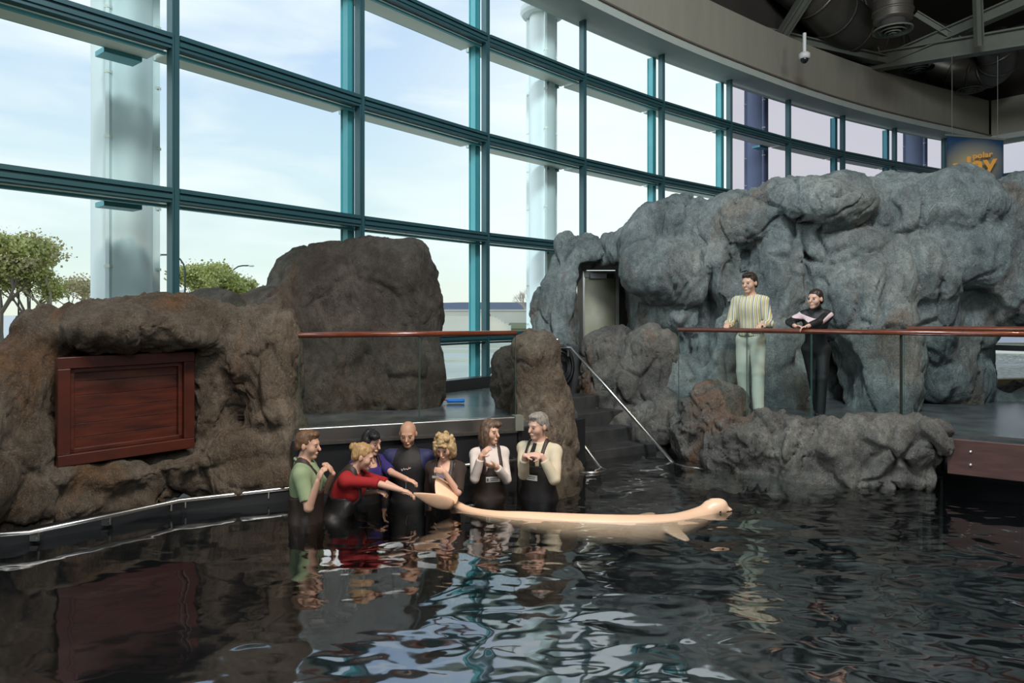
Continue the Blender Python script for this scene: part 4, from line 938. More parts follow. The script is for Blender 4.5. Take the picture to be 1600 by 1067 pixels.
    def finish(f, nm, m, wr=.004, freq=9, lab=None):
        V, Q = f.nets()
        if len(V) == 0: return None
        V = relax(V, Q, 1, .4); Nn = vnormals(V, Q)
        if wr: V = V+Nn*(wr*pnoise(V*np.array([1, 1, .7])*freq+len(V) % 7))[:, None]
        o = npmesh(nm, V, Q, m, rt)
        if lab: o['label'] = lab
        return o
    for t in tops:
        f = fld(.009); addp(f, torso, t.get('infl', .012)); nk = t.get('neck', .845)
        if t.get('turtle'): f.cone(neck0, HD(0, -.015, -.075), .066*k, .06*k, .02)
        for s in (1, -1): arm_pr(f, s, t['sleeve'], t.get('infl', .012)+.002)
        hem = t.get('hem', .50)
        def cl(X, Y, Z):
            x, y, z = tz(X, Y, Z); v = np.maximum(hem-z, -9)*h
            if not t.get('turtle'): v = np.maximum(v, np.minimum((z-(nk-.06*np.clip(y/.1, 0, 1)*t.get('vneck', .3)))*h, .12-np.sqrt(x*x+(y*.8)**2)+0*z))
            return v
        f.clip(cl); finish(f, t['name'], t['mat'], t.get('wr', .006), 9, t.get('label'))
        if t.get('collar'):
            cb = MB(); n_ = 16; ring = [T(.062*math.sin(a), -.02+.066*math.cos(a)+.012*math.cos(a), .842-.016*(math.cos(a)+.2)) for a in [2*math.pi*i/n_ for i in range(1, n_)]]
            me_ = [tuple(p) for p in ring]; cb.tube(ring, .013*k, 8); me = bpy.data.meshes.new('collar'); me.from_pydata([tuple(v) for v in cb.V], [], cb.F); link('collar', me, rt, t['mat'], True)
        if t.get('band'):   # contrasting chest band, a thin shell over the shirt
            f = fld(.008); addp(f, torso, .018)
            for s in (1, -1): arm_pr(f, s, 1.0, .020)
            def cb_(X, Y, Z):
                x, y, z = tz(X, Y, Z); mid = .755+.25*np.abs(x)+0*z; return np.maximum(np.abs(z-mid)*h-.030-.02*np.clip(1-np.abs(x)*9, 0, 1), -(y+.0)*1.)
            f.clip(cb_); finish(f, 'chest_band', t['band'], 0)
        if t.get('shoulder'):
            f = fld(.009); addp(f, torso, .017)
            for s in (1, -1): arm_pr(f, s, 1.6, .020)
            def cs_(X, Y, Z):
                x, y, z = tz(X, Y, Z); return np.maximum(.105+.5*(.84-z)-np.abs(x), .0-(x*0+z-.45)*1.)
            f.clip(cs_); finish(f, 'shoulder_panel', t['shoulder'], .003)
        if t.get('open'):   # open front: the shirt showing below
            pass
    if legs:
        f = fld(.010); addp(f, torso[:2], .010)
        for s in (1, -1):
            hp, kn, ft = LG[s]; i_ = legs.get('infl', .016); f.cone(hp, kn, .085*B+i_, .055*B+i_, .03); f.cone(kn, ft+Vector((0, 0, .0)), .054*B+i_*1.1, .040*B+i_*1.6, .02)
        wz = legs.get('waist', .585); f.clip(lambda X, Y, Z: np.maximum((tz(X, Y, Z)[2]-wz)*h, .035-Z+0*X)); finish(f, legs['name'], legs['mat'], .006, 6)
        if legs.get('belt'):
            f = fld(.009); addp(f, torso[:3], .020); f.clip(lambda X, Y, Z: (np.abs(tz(X, Y, Z)[2]-.575)-.010)*h); finish(f, 'belt', M_belt, 0)
            b_ = T(0, .145, .575); MBb = MB().box(b_, (.045, .012, .035)); me = bpy.data.meshes.new('belt_buckle'); me.from_pydata([tuple(v) for v in MBb.V], [], MBb.F); link('belt_buckle', me, rt, M_ss)
        for s in (1, -1):
            ft = LG[s][2]; f = Field(ft-Vector((.09, .12, .10)), ft+Vector((.09, .24, .06)), .007); f.cone(ft+Vector((0, -.04, -.038)), ft+Vector((0, .15, -.045)), .045, .038, .02); f.clip(lambda X, Y, Z: (.003-Z)+0*X+0*Y)
            V, Q = f.nets(); npmesh('shoe', V, Q, M_shoe, rt)
    if waders:
        mw = waders['mat']; bz = waders.get('bib', .76); dr2 = waders.get('drop', .03); iw = waders.get('infl', .026)
        f = fld(.010); addp(f, torso[:4], iw)
        for s in (1, -1): hp, kn, ft = LG[s]; f.cone(hp, kn, .085*B+.03, .055*B+.03, .05); f.cone(kn, ft, .054*B+.03, .04*B+.035, .03); f.cone(ft+Vector((0, -.03, -.035)), ft+Vector((0, .17, -.035)), .05, .045, .02)
        f.clip(lambda X, Y, Z: np.maximum((tz(X, Y, Z)[2]-(bz-dr2*np.clip(-tz(X, Y, Z)[1]*9+.4, 0, 1)))*h, -(Z-.004)-0*X)); finish(f, 'waders', mw, .008, 7)
        for s in (1, -1):
            f = fld(.009); addp(f, torso, .024)
            f.clip(lambda X, Y, Z: np.maximum(np.abs(tz(X, Y, Z)[0]-s*(.088-.35*np.clip(-tz(X, Y, Z)[1], 0, .12)*waders.get('cross', 0)))-.019, (bz-.045-tz(X, Y, Z)[2])*h)); finish(f, 'strap', M_strap, 0)
        if waders.get('label'):
            pc_ = T(*waders.get('lpos', (0, .165, .70))); lw, lh = .15, .055; tb_ = MB().box(pc_, (lw, .008, lh), Rl); me = bpy.data.meshes.new('name_label'); me.from_pydata([tuple(v) for v in tb_.V], [], tb_.F); lo_ = link('name_label', me, rt, M_label)
            tb_ = MB()
            for z_, w2 in ((.010, .09), (-.008, .075)): tb_.box(pc_+Rl @ Vector((-.012, .005, z_)), (w2, .004, .006), Rl)
            tb_.box(pc_+Rl @ Vector((.058, .005, 0)), (.018, .004, .03), Rl)
            me = bpy.data.meshes.new('label_print'); me.from_pydata([tuple(v) for v in tb_.V], [], tb_.F); link('label_print', me, lo_, M_ink)
    # --- hair
    if hair != 'bald' and haircol:
        mh = haircol; R_ = .36 if hair in ('long', 'curly', 'mid') else .2
        f = Field(np.array(hc)-R_, np.array(hc)+R_, .0065)
        def he(x, y, z, rx, ry, rz_, kk=.03): f.ell(HD(x, y, z), (rx*kh, ry*kh, rz_*kh), Rh, kk)
        he(0, -.018, .036, .081*hk, .100*hk, .093*hk)
        if hair == 'short': he(0, .035, .098, .058, .045, .022); he(0, -.06, -.02, .068, .05, .06)
        if hair == 'bun': he(0, -.112, .055, .040, .038, .038, .01); he(.02, -.1, .085, .02, .02, .02, .01); he(0, -.06, -.02, .065, .045, .055)
        if hair == 'tail': he(0, -.115, .02, .03, .034, .03, .01); he(0, -.12, -.02, .02, .02, .04, .01); he(0, -.06, -.02, .065, .045, .055)
        if hair == 'long':
            he(0, -.06, -.10, .088, .06, .14); he(.07, -.015, -.08, .032, .05, .12); he(-.07, -.015, -.08, .032, .05, .12); he(0, -.07, -.18, .08, .045, .08); he(.035, .055, .085, .05, .05, .03)
        if hair == 'mid':
            he(0, -.045, -.06, .088, .07, .11); he(.074, 0, -.06, .03, .05, .10); he(-.074, 0, -.06, .03, .05, .10); he(-.03, .06, .075, .05, .045, .03)
        if hair == 'curly':
            rd = random.Random(4); he(0, -.04, -.03, .10, .08, .11); he(.082, 0, -.04, .036, .05, .09); he(-.082, 0, -.04, .036, .05, .09)
            for i in range(90):
                a = rd.uniform(0, 6.28); z = rd.uniform(-.14, .12); r = .098*math.sqrt(max(.1, 1-(z/.15)**2)); x, y = r*math.cos(a), r*math.sin(a)-.02
                if y > .05 and z < .06: continue
                he(x, y, z, .022, .022, .024, .004)
            for i in range(8): he(-.05+.014*i, .075, .068-.002*abs(i-4), .014, .018, .018, .004)
        Rn = np.array(Rh).T; hcn = np.array(hc)
        def hf(X, Y, Z):
            x = (Rn[0, 0]*(X-hcn[0])+Rn[0, 1]*(Y-hcn[1])+Rn[0, 2]*(Z-hcn[2]))/kh; y = (Rn[1, 0]*(X-hcn[0])+Rn[1, 1]*(Y-hcn[1])+Rn[1, 2]*(Z-hcn[2]))/kh; z = (Rn[2, 0]*(X-hcn[0])+Rn[2, 1]*(Y-hcn[1])+Rn[2, 2]*(Z-hcn[2]))/kh
            if hair in ('long', 'mid', 'curly'):
                face = 1-np.sqrt((x/.058)**2+((y-.10)/.085)**2+((z+.035)/.098)**2); return face*.05
            zl = np.where(y > -.01, -.012+(y+.01)*.98, -.012+(y+.01)*.75); return zl-z
        f.clip(hf); V, Q = f.nets(); Nn = vnormals(V, Q)
        ql = (V-hcn)@np.array(Rh); V = V+Nn*(.006*pnoise(ql*np.array([55, 55, 14])+3)+.004*pnoise(ql*30))[:, None]
        ho_ = npmesh('hair', V, Q, mh, rt)
    return rt, T, HD, Rl, A

H_brown = hair_mat('hair_light_brown', (.16, .085, .04)); H_blond = hair_mat('hair_blond', (.50, .31, .13)); H_black = hair_mat('hair_black', (.012, .010, .012))
H_curl = hair_mat('hair_golden_blond', (.52, .37, .19)); H_chest = hair_mat('hair_chestnut', (.13, .075, .045)); H_grey = hair_mat('hair_grey', (.30, .27, .24)); H_dk = hair_mat('hair_dark_brown', (.035, .02, .014))
FLOOR = -.98
def ang(dx, dy): return math.atan2(-dx, dy)   # yaw for facing the world direction (dx, dy)
def G(px, Y, z=FLOOR): return ((px-800)/F*Y, Y, z)
# man in the green polo, facing right
M_polo = cloth('green_polo', srgb(140, 158, 122))
person('man in green polo shirt and brown chest waders, leftmost of the group in the pool', G(478, 6.45), ang(1, .12), 1.82, head=(12, 8),
       arms=((P(465, 792, 6.25), P(497, 752, 6.15), (.3, -.05, .95), (.6, .6, -.2)), (P(520, 775, 6.7), P(520, 740, 6.55), (-.3, -.3, .8), (-.8, 0, 0))),
       hair='short', haircol=H_brown, tops=[dict(name='polo_shirt', mat=M_polo, sleeve=.8, infl=.022, collar=True)], waders=dict(mat=M_wader, bib=.69, drop=.02, infl=.045, cross=1))
M_red = cloth('red_sweater', srgb(156, 24, 28))
person('blond woman in red sweater leaning forward with both arms stretched to the whale fluke', G(522, 6.6), ang(1, -.08), 1.74, True, lean=23, head=(-8, 18),
       arms=((P(598, 752, 6.4), P(642, 768, 6.35), (1, .1, -.25), (.1, .1, -1)), (P(600, 745, 6.75), P(640, 772, 6.6), (1, -.1, -.3), (0, 0, -1))),
       skin=(.62, .38, .28), hair='bun', haircol=H_blond, tops=[dict(name='red_sweater', mat=M_red, sleeve=1.12, infl=.014, neck=.84)], waders=dict(mat=M_waderk, bib=.70, infl=.034, cross=1), brow=(.3, .18, .1))
M_purp = cloth('purple_shirt', srgb(46, 36, 104))
person('woman with long black hair and purple top reaching towards the whale fluke', G(568, 7.05), ang(.75, -.7), 1.76, True, lean=10, head=(-12, 14),
       arms=((P(566, 775, 6.9), P(590, 768, 6.75), (.8, -.5, 0), (.1, .1, -1)), (P(606, 748, 6.85), P(648, 757, 6.6), (1, -.25, -.25), (0, .1, -1))),
       hair='long', haircol=H_black, tops=[dict(name='purple_shirt', mat=M_purp, sleeve=.85, infl=.016, vneck=1.)], waders=dict(mat=M_waderk, bib=.68, infl=.034), brow=(.03, .02, .02))
M_neo = cloth('black_neoprene', srgb(22, 20, 22), .7); M_neob = cloth('navy_neoprene', srgb(30, 34, 78), .7)
r4, T4, HD4, Rl4, A4 = person('man with shaved head in a black and navy wetsuit, eyes lowered, centre of the group', G(638, 7.15), ang(0, -1), 1.80, head=(0, 16), build=1.1,
       skin=(.52, .30, .20), hair='bald', tops=[dict(name='wetsuit_top', mat=M_neo, sleeve=1.9, infl=.012, turtle=True, shoulder=M_neob), ], legs=dict(name='wetsuit_legs', mat=M_neo, infl=.01, waist=.60), brow=(.03, .02, .015))
# brushstroke logo and zip pull on the chest panel
lg = MB(); zz = .785*1.8*1.0
lx = [(.05, .0), (.04, -.02), (.028, .0), (.02, .006), (.012, -.01), (.0, .004), (-.012, -.006), (-.03, .004), (-.05, .01)]
lg.tube([Vector((x, .160-abs(x)*.12, 1.33+z)) for x, z in lx], .0035, 6)
me = bpy.data.meshes.new('chest_logo'); me.from_pydata([tuple(v) for v in lg.V], [], lg.F); link('chest_logo', me, r4, M_white)
lg = MB().ball((-.03, .158, 1.344), (.010, .004, .006), 8); me = bpy.data.meshes.new('chest_logo'); me.from_pydata([tuple(v) for v in lg.V], [], lg.F); lo2 = link('chest_logo', me, r4, M_orange); lo2['label'] = 'orange dot of the chest logo'
lg = MB().tube([(0, .158, 1.22), (.002, .152, 1.13)], .003, 6); me = bpy.data.meshes.new('zip_pull'); me.from_pydata([tuple(v) for v in lg.V], [], lg.F); link('zip_pull', me, r4, M_ss)
M_jack = cloth('dark_brown_jacket', srgb(50, 38, 32)); M_grey = cloth('grey_blue_shirt', srgb(120, 120, 140))
r5, T5, HD5, Rl5, A5 = person('woman with curly golden hair in a dark brown jacket, looking down at the fluke', G(697, 7.0), ang(-.15, -1), 1.70, True, lean=5, head=(5, 26),
       arms=((P(668, 780, 7.1), P(676, 812, 6.95), (.2, -.3, -1), (1, .3, 0)), (P(735, 752, 7.0), P(694, 737, 6.72), (-1, .1, .15), (0, .8, -.2))),
       hair='curly', haircol=H_curl, tops=[dict(name='inner_shirt', mat=M_grey, sleeve=.3, infl=.008, vneck=1.), dict(name='brown_jacket', mat=M_jack, sleeve=.98, infl=.020, vneck=3.2, neck=.86)], waders=dict(mat=M_waderk, bib=.60, infl=.034), brow=(.3, .2, .1))
tb_ = MB().box(T5(.07, .155, .765), (.055, .008, .022), Rl5); me = bpy.data.meshes.new('name_tag'); me.from_pydata([tuple(v) for v in tb_.V], [], tb_.F); link('name_tag', me, r5, M_label)
M_wh = cloth('white_sweater', srgb(214, 204, 198)); M_cream = cloth('cream_shirt', srgb(206, 194, 168))
person('woman with chestnut hair in a white sweater and labelled dark waders, beside the tie-wearing man', G(765, 7.3), ang(.25, -1), 1.80, True, head=(-38, 4),
       arms=((P(738, 742, 7.2), P(752, 712, 7.0), (.5, -.1, .6), (.5, .5, 0)), (P(793, 742, 7.25), P(775, 728, 7.02), (-.8, -.2, .1), (0, .5, .5))),
       hair='mid', haircol=H_chest, tops=[dict(name='white_sweater', mat=M_wh, sleeve=1.85, infl=.012, neck=.85)], waders=dict(mat=M_wader, bib=.73, infl=.034, label=True, lpos=(0, .165, .66)), brow=(.1, .06, .04))
r7, T7, HD7, Rl7, A7 = person('grey-haired man in cream shirt, dark tie and black waders, rightmost of the group', G(842, 7.2), ang(-.55, -1), 1.88, head=(22, 8), build=1.0,
       arms=((P(818, 742, 7.1), P(820, 712, 6.92), (.9, -.1, .15), (0, .3, -1)), (P(884, 738, 7.1), P(846, 712, 6.92), (-1, -.1, .1), (0, .5, -.5))),
       skin=(.60, .37, .28), hair='short', haircol=H_grey, tops=[dict(name='cream_shirt', mat=M_cream, sleeve=1.8, infl=.015, collar=True, wr=.009)], waders=dict(mat=M_waderk, bib=.715, infl=.038, label=True, lpos=(0, .175, .655)), brow=(.25, .2, .16))
tb_ = MB(); cy = .148
tb_.add([T7(-.018, .085, .835), T7(.018, .085, .835), T7(.022, cy, .79), T7(.034, .156, .70), T7(-.034, .156, .70), T7(-.022, cy, .79)]+[T7(-.018, .075, .835), T7(.018, .075, .835), T7(.022, cy-.012, .79), T7(.034, .142, .70), T7(-.034, .142, .70), T7(-.022, cy-.012, .79)], [(0, 1, 2, 5), (5, 2, 3, 4), (6, 11, 8, 7), (11, 10, 9, 8), (0, 5, 11, 6), (5, 4, 10, 11), (1, 7, 8, 2), (2, 8, 9, 3)])
me = bpy.data.meshes.new('necktie'); me.from_pydata([tuple(v) for v in tb_.V], [], tb_.F); link('necktie', me, r7, M_belt)
# --- the pair on the right deck
def stripe_mat():
    m = bpy.data.materials.new('striped_shirt'); m.use_nodes = True; n = m.node_tree.nodes; l = m.node_tree.links; b = n['Principled BSDF']; b.inputs['Roughness'].default_value = .85
    t = n.new('ShaderNodeTexCoord'); s = n.new('ShaderNodeSeparateXYZ'); l.new(t.outputs['Object'], s.inputs[0]); mu = n.new('ShaderNodeMath'); mu.operation = 'MULTIPLY_ADD'; l.new(s.outputs['X'], mu.inputs[0]); mu.inputs[1].default_value = 11; mu.inputs[2].default_value = 20
    fr = n.new('ShaderNodeMath'); fr.operation = 'FRACT'; l.new(mu.outputs[0], fr.inputs[0]); r = n.new('ShaderNodeValToRGB'); l.new(fr.outputs[0], r.inputs[0]); r.color_ramp.interpolation = 'CONSTANT'
    cs = [(0, (208, 205, 186)), (.16, (120, 128, 140)), (.28, (194, 188, 160)), (.42, (176, 160, 84)), (.52, (222, 216, 190)), (.66, (108, 116, 128)), (.74, (202, 198, 172)), (.88, (186, 160, 96))]
    e = r.color_ramp.elements; e[0].color = srgb(*cs[0][1]); e[1].position = cs[1][0]; e[1].color = srgb(*cs[1][1])
    for p, c in cs[2:]: q = e.new(p); q.color = srgb(*c)
    l.new(r.outputs[0], b.inputs['Base Color']); return m
M_str = stripe_mat(); M_pant = cloth('pale_sage_trousers', srgb(206, 208, 190))
DF = .62
def RL(px, z=1.725):  # a point on the right handrail at a given column
    r = (px-800)/F; t = (r*ra.y-ra.x)/((rb.x-ra.x)-r*(rb.y-ra.y)); return Vector((ra.x+(rb.x-ra.x)*t, ra.y+(rb.y-ra.y)*t, z))
h1 = RL(1133)+Vector((.0, .03, .045)); h2 = RL(1183)+Vector((0, .03, .045))
person('dark-haired man in striped shirt and pale trousers standing with both hands on the right handrail', G(1173, 9.12, DF), ang(-.72, -1), 1.87, head=(14, 8), lean=3, build=.95,
       arms=((P(1150, 505, 9.6), h1+Vector((.06, .07, .03)), (-.4, -.85, -.15), (-.1, -.4, -1)), (P(1216, 500, 9.2), h2+Vector((.08, .07, .03)), (-.6, -.8, -.2), (-.1, -.4, -1))),
       skin=(.62, .38, .27), hair='short', haircol=H_dk, tops=[dict(name='striped_shirt', mat=M_str, sleeve=1.8, infl=.022, collar=True, hem=.55, wr=.010)], legs=dict(name='trousers', mat=M_pant, belt=True, infl=.022), brow=(.04, .025, .02),
       foot={1: (.10, -.05, .08), -1: (-.12, .08, .08)})
wl = cloth('wetsuit_black', srgb(24, 24, 27), .6); wb = cloth('wetsuit_pale_band', srgb(222, 196, 198), .7)
rw = RL(1248)+Vector((0, .02, .06)); rw2 = RL(1262)+Vector((.0, .03, .055))
person('dark-haired woman in black wetsuit with pale chest band leaning her forearms on the right handrail', G(1275, 8.78, DF), ang(-.50, -1), 1.66, True, hs=1.13, lean=16, head=(28, 2),
       arms=((RL(1229)+Vector((0, .05, .05)), rw+Vector((-.02, .03, 0)), (1, -.3, -.2), (0, -.5, -1)), (RL(1297)+Vector((0, .06, .05)), rw2, (-1, -.15, -.25), (0, -.5, -1))),
       skin=(.62, .38, .28), hair='tail', haircol=H_dk, tops=[dict(name='wetsuit_top', mat=wl, sleeve=1.82, infl=.011, turtle=True, band=wb)], legs=dict(name='wetsuit_legs', mat=wl, infl=.010, waist=.61), brow=(.04, .025, .02),
       foot={1: (-.02, -.12, .08), -1: (-.06, .10, .08)})

# ---------------------------------------------------------------- beluga
def Wp(px, py, z): return PZ(px, py, z)
rt = root('beluga', PZ(950, 812, -.12), 'pale peach beluga whale floating at the surface, tail raised towards the group', 'whale')
spine = [(704, 789, .03, .045, .07), (730, 797, -.02, .055, .07), (770, 803, -.04, .07, .08), (820, 806, -.06, .10, .09), (880, 809, -.09, .135, .12), (950, 811, -.11, .155, .14), (1010, 811, -.115, .158, .145), (1050, 809, -.10, .14, .13), (1080, 804, -.07, .115, .11), (1105, 799, -.03, .10, .10)]
lo = Vector((-1.2, 5.7, -.5)); hi = Vector((2.5, 7.6, .6)); f = Field(lo, hi, .0125)
cs = [Vector(PZ(a, b, 0)) for a, b, *_ in spine]
for i, (a, b, z, r, r2) in enumerate(spine): cs[i].z = z
rd_ = smooth_line([Vector((c_.x, q_[3]*.88, c_.z+.012)) for c_, q_ in zip(cs, spine)], 8); cy_ = smooth_line([Vector((c_.x, c_.y, 0)) for c_ in cs], 8)
for i in range(len(rd_)-1): f.cone((rd_[i].x, cy_[i].y, rd_[i].z), (rd_[i+1].x, cy_[i+1].y, rd_[i+1].z), rd_[i].y, rd_[i+1].y, .004)
hc_ = Vector(PZ(1118, 798, 0)); hc_.z = .035
f.ell(hc_, (.115, .095, .085), Matrix.Rotation(.15, 3, 'Y'), .05); f.ell(hc_+Vector((.045, 0, .03)), (.07, .07, .055), None, .02)   # melon
f.cone(hc_+Vector((.06, 0, -.035)), hc_+Vector((.125, -.01, -.035)), .058, .040, .03)                                                # beak
f.ell(hc_+Vector((.16, -.01, -.036)), (.085, .09, .004), None, .004, '-')
# flippers, fluke lobes
c1_ = Vector(PZ(1050, 829, -.08)); Rf = Matrix.Rotation(math.radians(-52), 3, 'Z') @ Matrix.Rotation(.25, 3, 'Y'); f.ell(c1_, (.20, .085, .022), Rf, .03)
c2_ = Vector((1.27, cs[6].y+.17, -.03)); Rf = Matrix.Rotation(math.radians(30), 3, 'Z') @ Matrix.Rotation(-.1, 3, 'Y'); f.ell(c2_, (.15, .07, .02), Rf, .03)
V_, Q_ = f.nets(); V_ = relax(V_, Q_, 2)
M_bel = mat('beluga_skin', srgb(243, 205, 172), .38, 0, .35, 3.5, srgb(226, 182, 150), .08, 8, .01, spec=.5)
npmesh('body', V_, Q_, M_bel, rt, world=True)
def lobe(path, halfw, chord, th0):
    n = len(path); m = 16; V = []; Fc = []
    for i in range(n):
        d = (path[min(i+1, n-1)]-path[max(i-1, 0)]).normalized(); cd = (chord-d*chord.dot(d)).normalized(); nn_ = d.cross(cd); t = i/(n-1)
        for k in range(m): a = 2*math.pi*k/m; V.append(path[i]+cd*math.cos(a)*halfw[i]+nn_*math.sin(a)*th0*(1-.8*t))
    for i in range(n-1):
        for k in range(m): a = i*m+k; b = i*m+(k+1) % m; Fc.append((a, b, b+m, a+m))
    Fc += [tuple(range(m-1, -1, -1)), tuple((n-1)*m+k for k in range(m))]; return V, Fc
root_ = P(706, 789, 6.62)
def bez(a, b, c, n=10): return [a*(1-t)**2+b*2*t*(1-t)+c*t*t for t in [i/(n-1) for i in range(n)]]
fa1 = bez(root_, P(697, 770, 6.70), P(683, 745, 6.80)); fb1 = bez(root_, P(686, 784, 6.50), P(646, 771, 6.40))
mesh('fluke_lobe', *lobe(fa1, [.05, .085, .105, .115, .115, .105, .09, .072, .048, .012], Vector((1, .2, -.35)), .022), M_bel, rt, True)
mesh('fluke_lobe', *lobe(fb1, [.045, .06, .07, .074, .073, .068, .058, .045, .03, .010], Vector((.25, -.25, 1)), .024), M_bel, rt, True)
for s_ in (-1, 1): MB().ball(hc_+Vector((.02, s_*.088, -.02)), .011, 10).build('eye', M_iris, rt, True)
MB().lathe(hc_+Vector((-.07, 0, .093)), [(.018, 0), (.012, .004), (.001, .002)], 12).build('blowhole', M_belt, rt)


# ---------------------------------------------------------------- outside
g = mesh('ground_grass', [(-400, 4, -1.25), (500, 4, -1.25), (500, 75, -1.25), (-400, 75, -1.25)], [(0, 1, 2, 3)], M_grass); g['kind'] = 'structure'
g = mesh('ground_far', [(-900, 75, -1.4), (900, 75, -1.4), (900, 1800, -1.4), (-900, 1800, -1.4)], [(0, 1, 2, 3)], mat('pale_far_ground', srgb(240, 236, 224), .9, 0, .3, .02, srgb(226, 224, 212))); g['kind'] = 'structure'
g = MB().prism([(-60, 41), (40, 41), (40, 55), (-60, 55)], -1.24, -1.18); struct('road', g, M_road)
g = MB().prism([(-60, 40.2), (40, 40.2), (40, 40.9), (-60, 40.9)], -1.24, -1.1); struct('kerb', g, M_conc)
te = [(-3.2, 10.4), (-1.0, 12.9), (1.3, 15.4), (5, 19.5), (9, 22.5), (9, 30), (-9, 30), (-6, 12)]
struct('floor_terrace', MB().prism(te, -1.2, .58), M_conc)
for k, y in enumerate((19, 23.5, 26.5)): struct('terrace_step', MB().prism([(-4, y), (4, y+.6), (4, y+1.4), (-4, y+.8)], .57, .66+.05*k), M_conc)
rt = root('concrete_wall', (-2, 30, .5), 'pale concrete terrace wall with a stepped end beyond the middle window', 'wall')
MB().beam((-8, 30, 1.2), (-.75, 30, 1.2), .5, 1.26).build('wall_run', M_conc, rt)
for k in range(5): MB().beam((-.75+.14*k, 30-.5*k, 1.15-.04*k), (-.60+.14*k, 30-.5*k, 1.15-.04*k), .6, 1.25-.08*k).build('step_end', M_conc, rt)
rt = root('barrier_wall', (0, 52, 0), 'long low pale wall in front of the distant building', 'wall')
MB().beam((-22, 52, 1.2), (9, 52, 1.2), .4, 1.95).build('wall_run', M_conc, rt); MB().beam((-22, 52, 2.2), (9, 52, 2.2), .55, .1).build('coping', M_conc, rt)
struct('grass_bank', MB().prism([(-.2, 32), (6, 32), (6, 51), (-.2, 51)], -1.2, 1.25), M_grass)
rt = root('building', (0, 150, 0), 'long low building with a grey roof on the horizon beyond the middle window', 'building')
MB().add([(-38, 150, -1), (16, 150, -1), (16, 150, 2.8), (-38, 150, 2.8), (-38, 175, -1), (16, 175, -1), (16, 175, 2.8), (-38, 175, 2.8)], [(0, 1, 2, 3), (1, 5, 6, 2), (4, 0, 3, 7), (3, 2, 6, 7), (5, 4, 7, 6)]).build('wall', M_farw, rt)
MB().add([(-38, 149, 2.5), (16, 149, 2.5), (16, 160, 4.6), (-12, 160, 4.6), (-38, 160, 3.9), (16, 175, 2.5), (-38, 175, 2.5)], [(0, 1, 2, 3, 4), (3, 2, 5, 6, 4), (1, 5, 2), (0, 4, 6)]).build('roof', M_far, rt)
for k in range(9): MB().box((-17+k*2.1, 149.9, 1.9), (.9, .1, 1.2)).build('window', M_far if k % 2 else M_sof, rt)
cp = Vector((-1.02, 30, 1.835)); rt = root('traffic_cone', cp, 'small orange traffic cone on the far wall beyond the glass', 'cone')
MB().lathe(cp, [(.10, .02), (.08, .02), (.025, .26), (.001, .27)], 14).build('cone_body', M_orange, rt, True); MB().box(cp, (.2, .2, .03)).build('cone_base', M_orange, rt)
MB().lathe(cp, [(.068, .10), (.05, .15)], 14).build('reflective_band', M_white, rt)
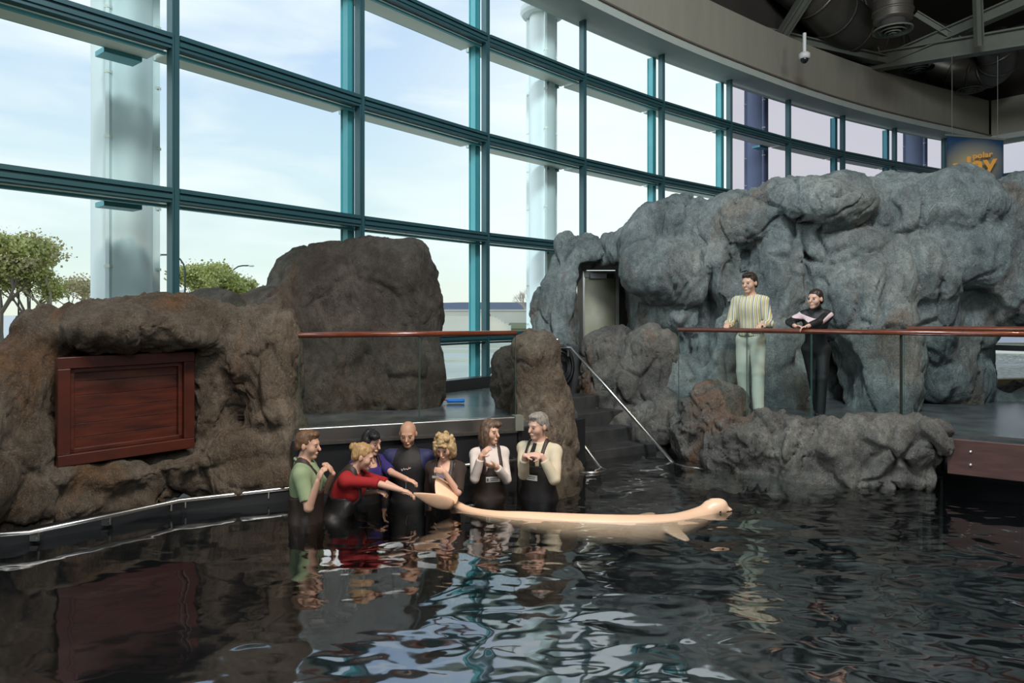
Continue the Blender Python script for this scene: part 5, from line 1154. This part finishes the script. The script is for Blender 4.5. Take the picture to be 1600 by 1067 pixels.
# hedge strip
hb = MB()
for k in range(900):
    x = random.uniform(-62, -28); y = 56+random.uniform(-.6, .6); z = -1.2+random.uniform(.05, .75); s = random.uniform(.1, .25); a = random.uniform(0, 3)
    hb.add([(x-s*math.cos(a), y-s*math.sin(a), z-s), (x+s*math.cos(a), y+s*math.sin(a), z-s*.4), (x, y, z+s)], [(0, 1, 2)])
ho = hb.build('hedge', M_leaf); tag(ho, 'low clipped hedge strip beside the road under the left trees', 'hedge')
def tree(label, base, H, W, leaves, seed, green=True, name='tree', cat='tree', leafm=None):
    rd = random.Random(seed); rt = root(name, base, label, cat); mb = MB(); tips = []
    def br(p, d, Ln, r, lv):
        q = p+d*Ln; mb.tube([p, p+d*Ln*.5+Vector((rd.uniform(-1, 1), rd.uniform(-1, 1), 0))*Ln*.05, q], [r, r*.8, r*.62], 5 if lv > 1 else 3, False)
        if lv == 0: tips.append(q); return
        if lv < 3: tips.append(q)
        for k in range(rd.choice((3, 3, 4))):
            nd = (d+Vector((rd.uniform(-1, 1)*W, rd.uniform(-1, 1)*W, rd.uniform(-.35, .6)))).normalized(); br(q, nd, Ln*rd.uniform(.6, .82), r*.58, lv-1)
    br(Vector(base), Vector((0, 0, 1)), H*.27, H*.024, 5 if not green else 4)
    mb.build('branches', M_bark if green else M_bark2, rt)
    if leaves:
        lf = MB()
        for k in range(int(leaves*1.7)):
            t = rd.choice(tips)+Vector((rd.gauss(0, 1), rd.gauss(0, 1), rd.gauss(0, .8)))*H*.035; s = H*rd.uniform(.006, .014)
            a = Vector((rd.gauss(0, 1), rd.gauss(0, 1), rd.gauss(0, 1))).normalized(); b = a.cross(Vector((rd.gauss(0, 1), rd.gauss(0, 1), rd.gauss(0, 1)))).normalized()
            lf.add([t-a*s, t+b*s, t+a*s, t-b*s], [(0, 1, 2, 3)])
        o = lf.build('foliage', leafm or M_leaf, rt); o['kind'] = 'stuff'
    return rt
def TB(px, Y): return ((px-800)/F*Y, Y, -1.25)
M_leaf2 = mat('brown_green_leaves', (.60, .48, .28), .8, 0, .6, .7, (.50, .46, .18))
tree('yellow-green tree cut off by the left edge of the picture', TB(2, 58), 12, .75, 6500, 3)
tree('small leafy green tree with a forked trunk left of the thick column', TB(45, 60), 9.5, .75, 5600, 5)
tree('bare reddish-brown tree between the green tree and the thick column', TB(80, 61), 11.5, .7, 2200, 8, False, leafm=M_leaf2)
tree('bare brown shrubby tree touching the left side of the thick column', TB(132, 66), 8.5, .8, 1200, 9, False, leafm=M_leaf2)
tree('round bushy green tree between the two street lamps', TB(333, 62), 10.2, .95, 8000, 12)
tree('bare low shrub right of the second street lamp', TB(392, 64), 6.0, .8, 0, 15, False, 'shrub', 'shrub')
tree('thin bare tree beside the middle column on the horizon', TB(826, 95), 7.5, .5, 0, 17, False)
def street_lamp(label, px, Y, top, side, banner=False):
    b = Vector(TB(px, Y)); rt = root('street_lamp', b, label, 'lamp'); zt = EYE-(top-490)/F*Y
    p = [b, Vector((b.x, b.y, zt-1.3))]+[Vector((b.x+side*1.3*(1-math.cos(a)), b.y, zt-1.3+1.3*math.sin(a))) for a in (.4, .8, 1.2, 1.57)]+[Vector((b.x+side*2.0, b.y, zt))]
    MB().tube(p, .07, 8).build('pole', M_gm, rt, True); MB().ball(Vector((b.x+side*2.2, b.y, zt-.03)), (.35, .14, .1), 10).build('lamp_head', M_white, rt, True)
    if banner: MB().box((b.x-.35, b.y, zt-4.0), (.55, .04, 2.2)).build('banner', M_white, rt)
street_lamp('curved street lamp with a white pole banner just right of the first mullion', 289, 56, 398, -1, True)
street_lamp('curved street lamp at the right edge of the bushy green tree', 360, 72, 415, 1)
street_lamp('slim light pole among the trees at the far left', 29, 62, 420, -1)
street_lamp('slim second light pole behind the small green tree', 47, 80, 418, -1)
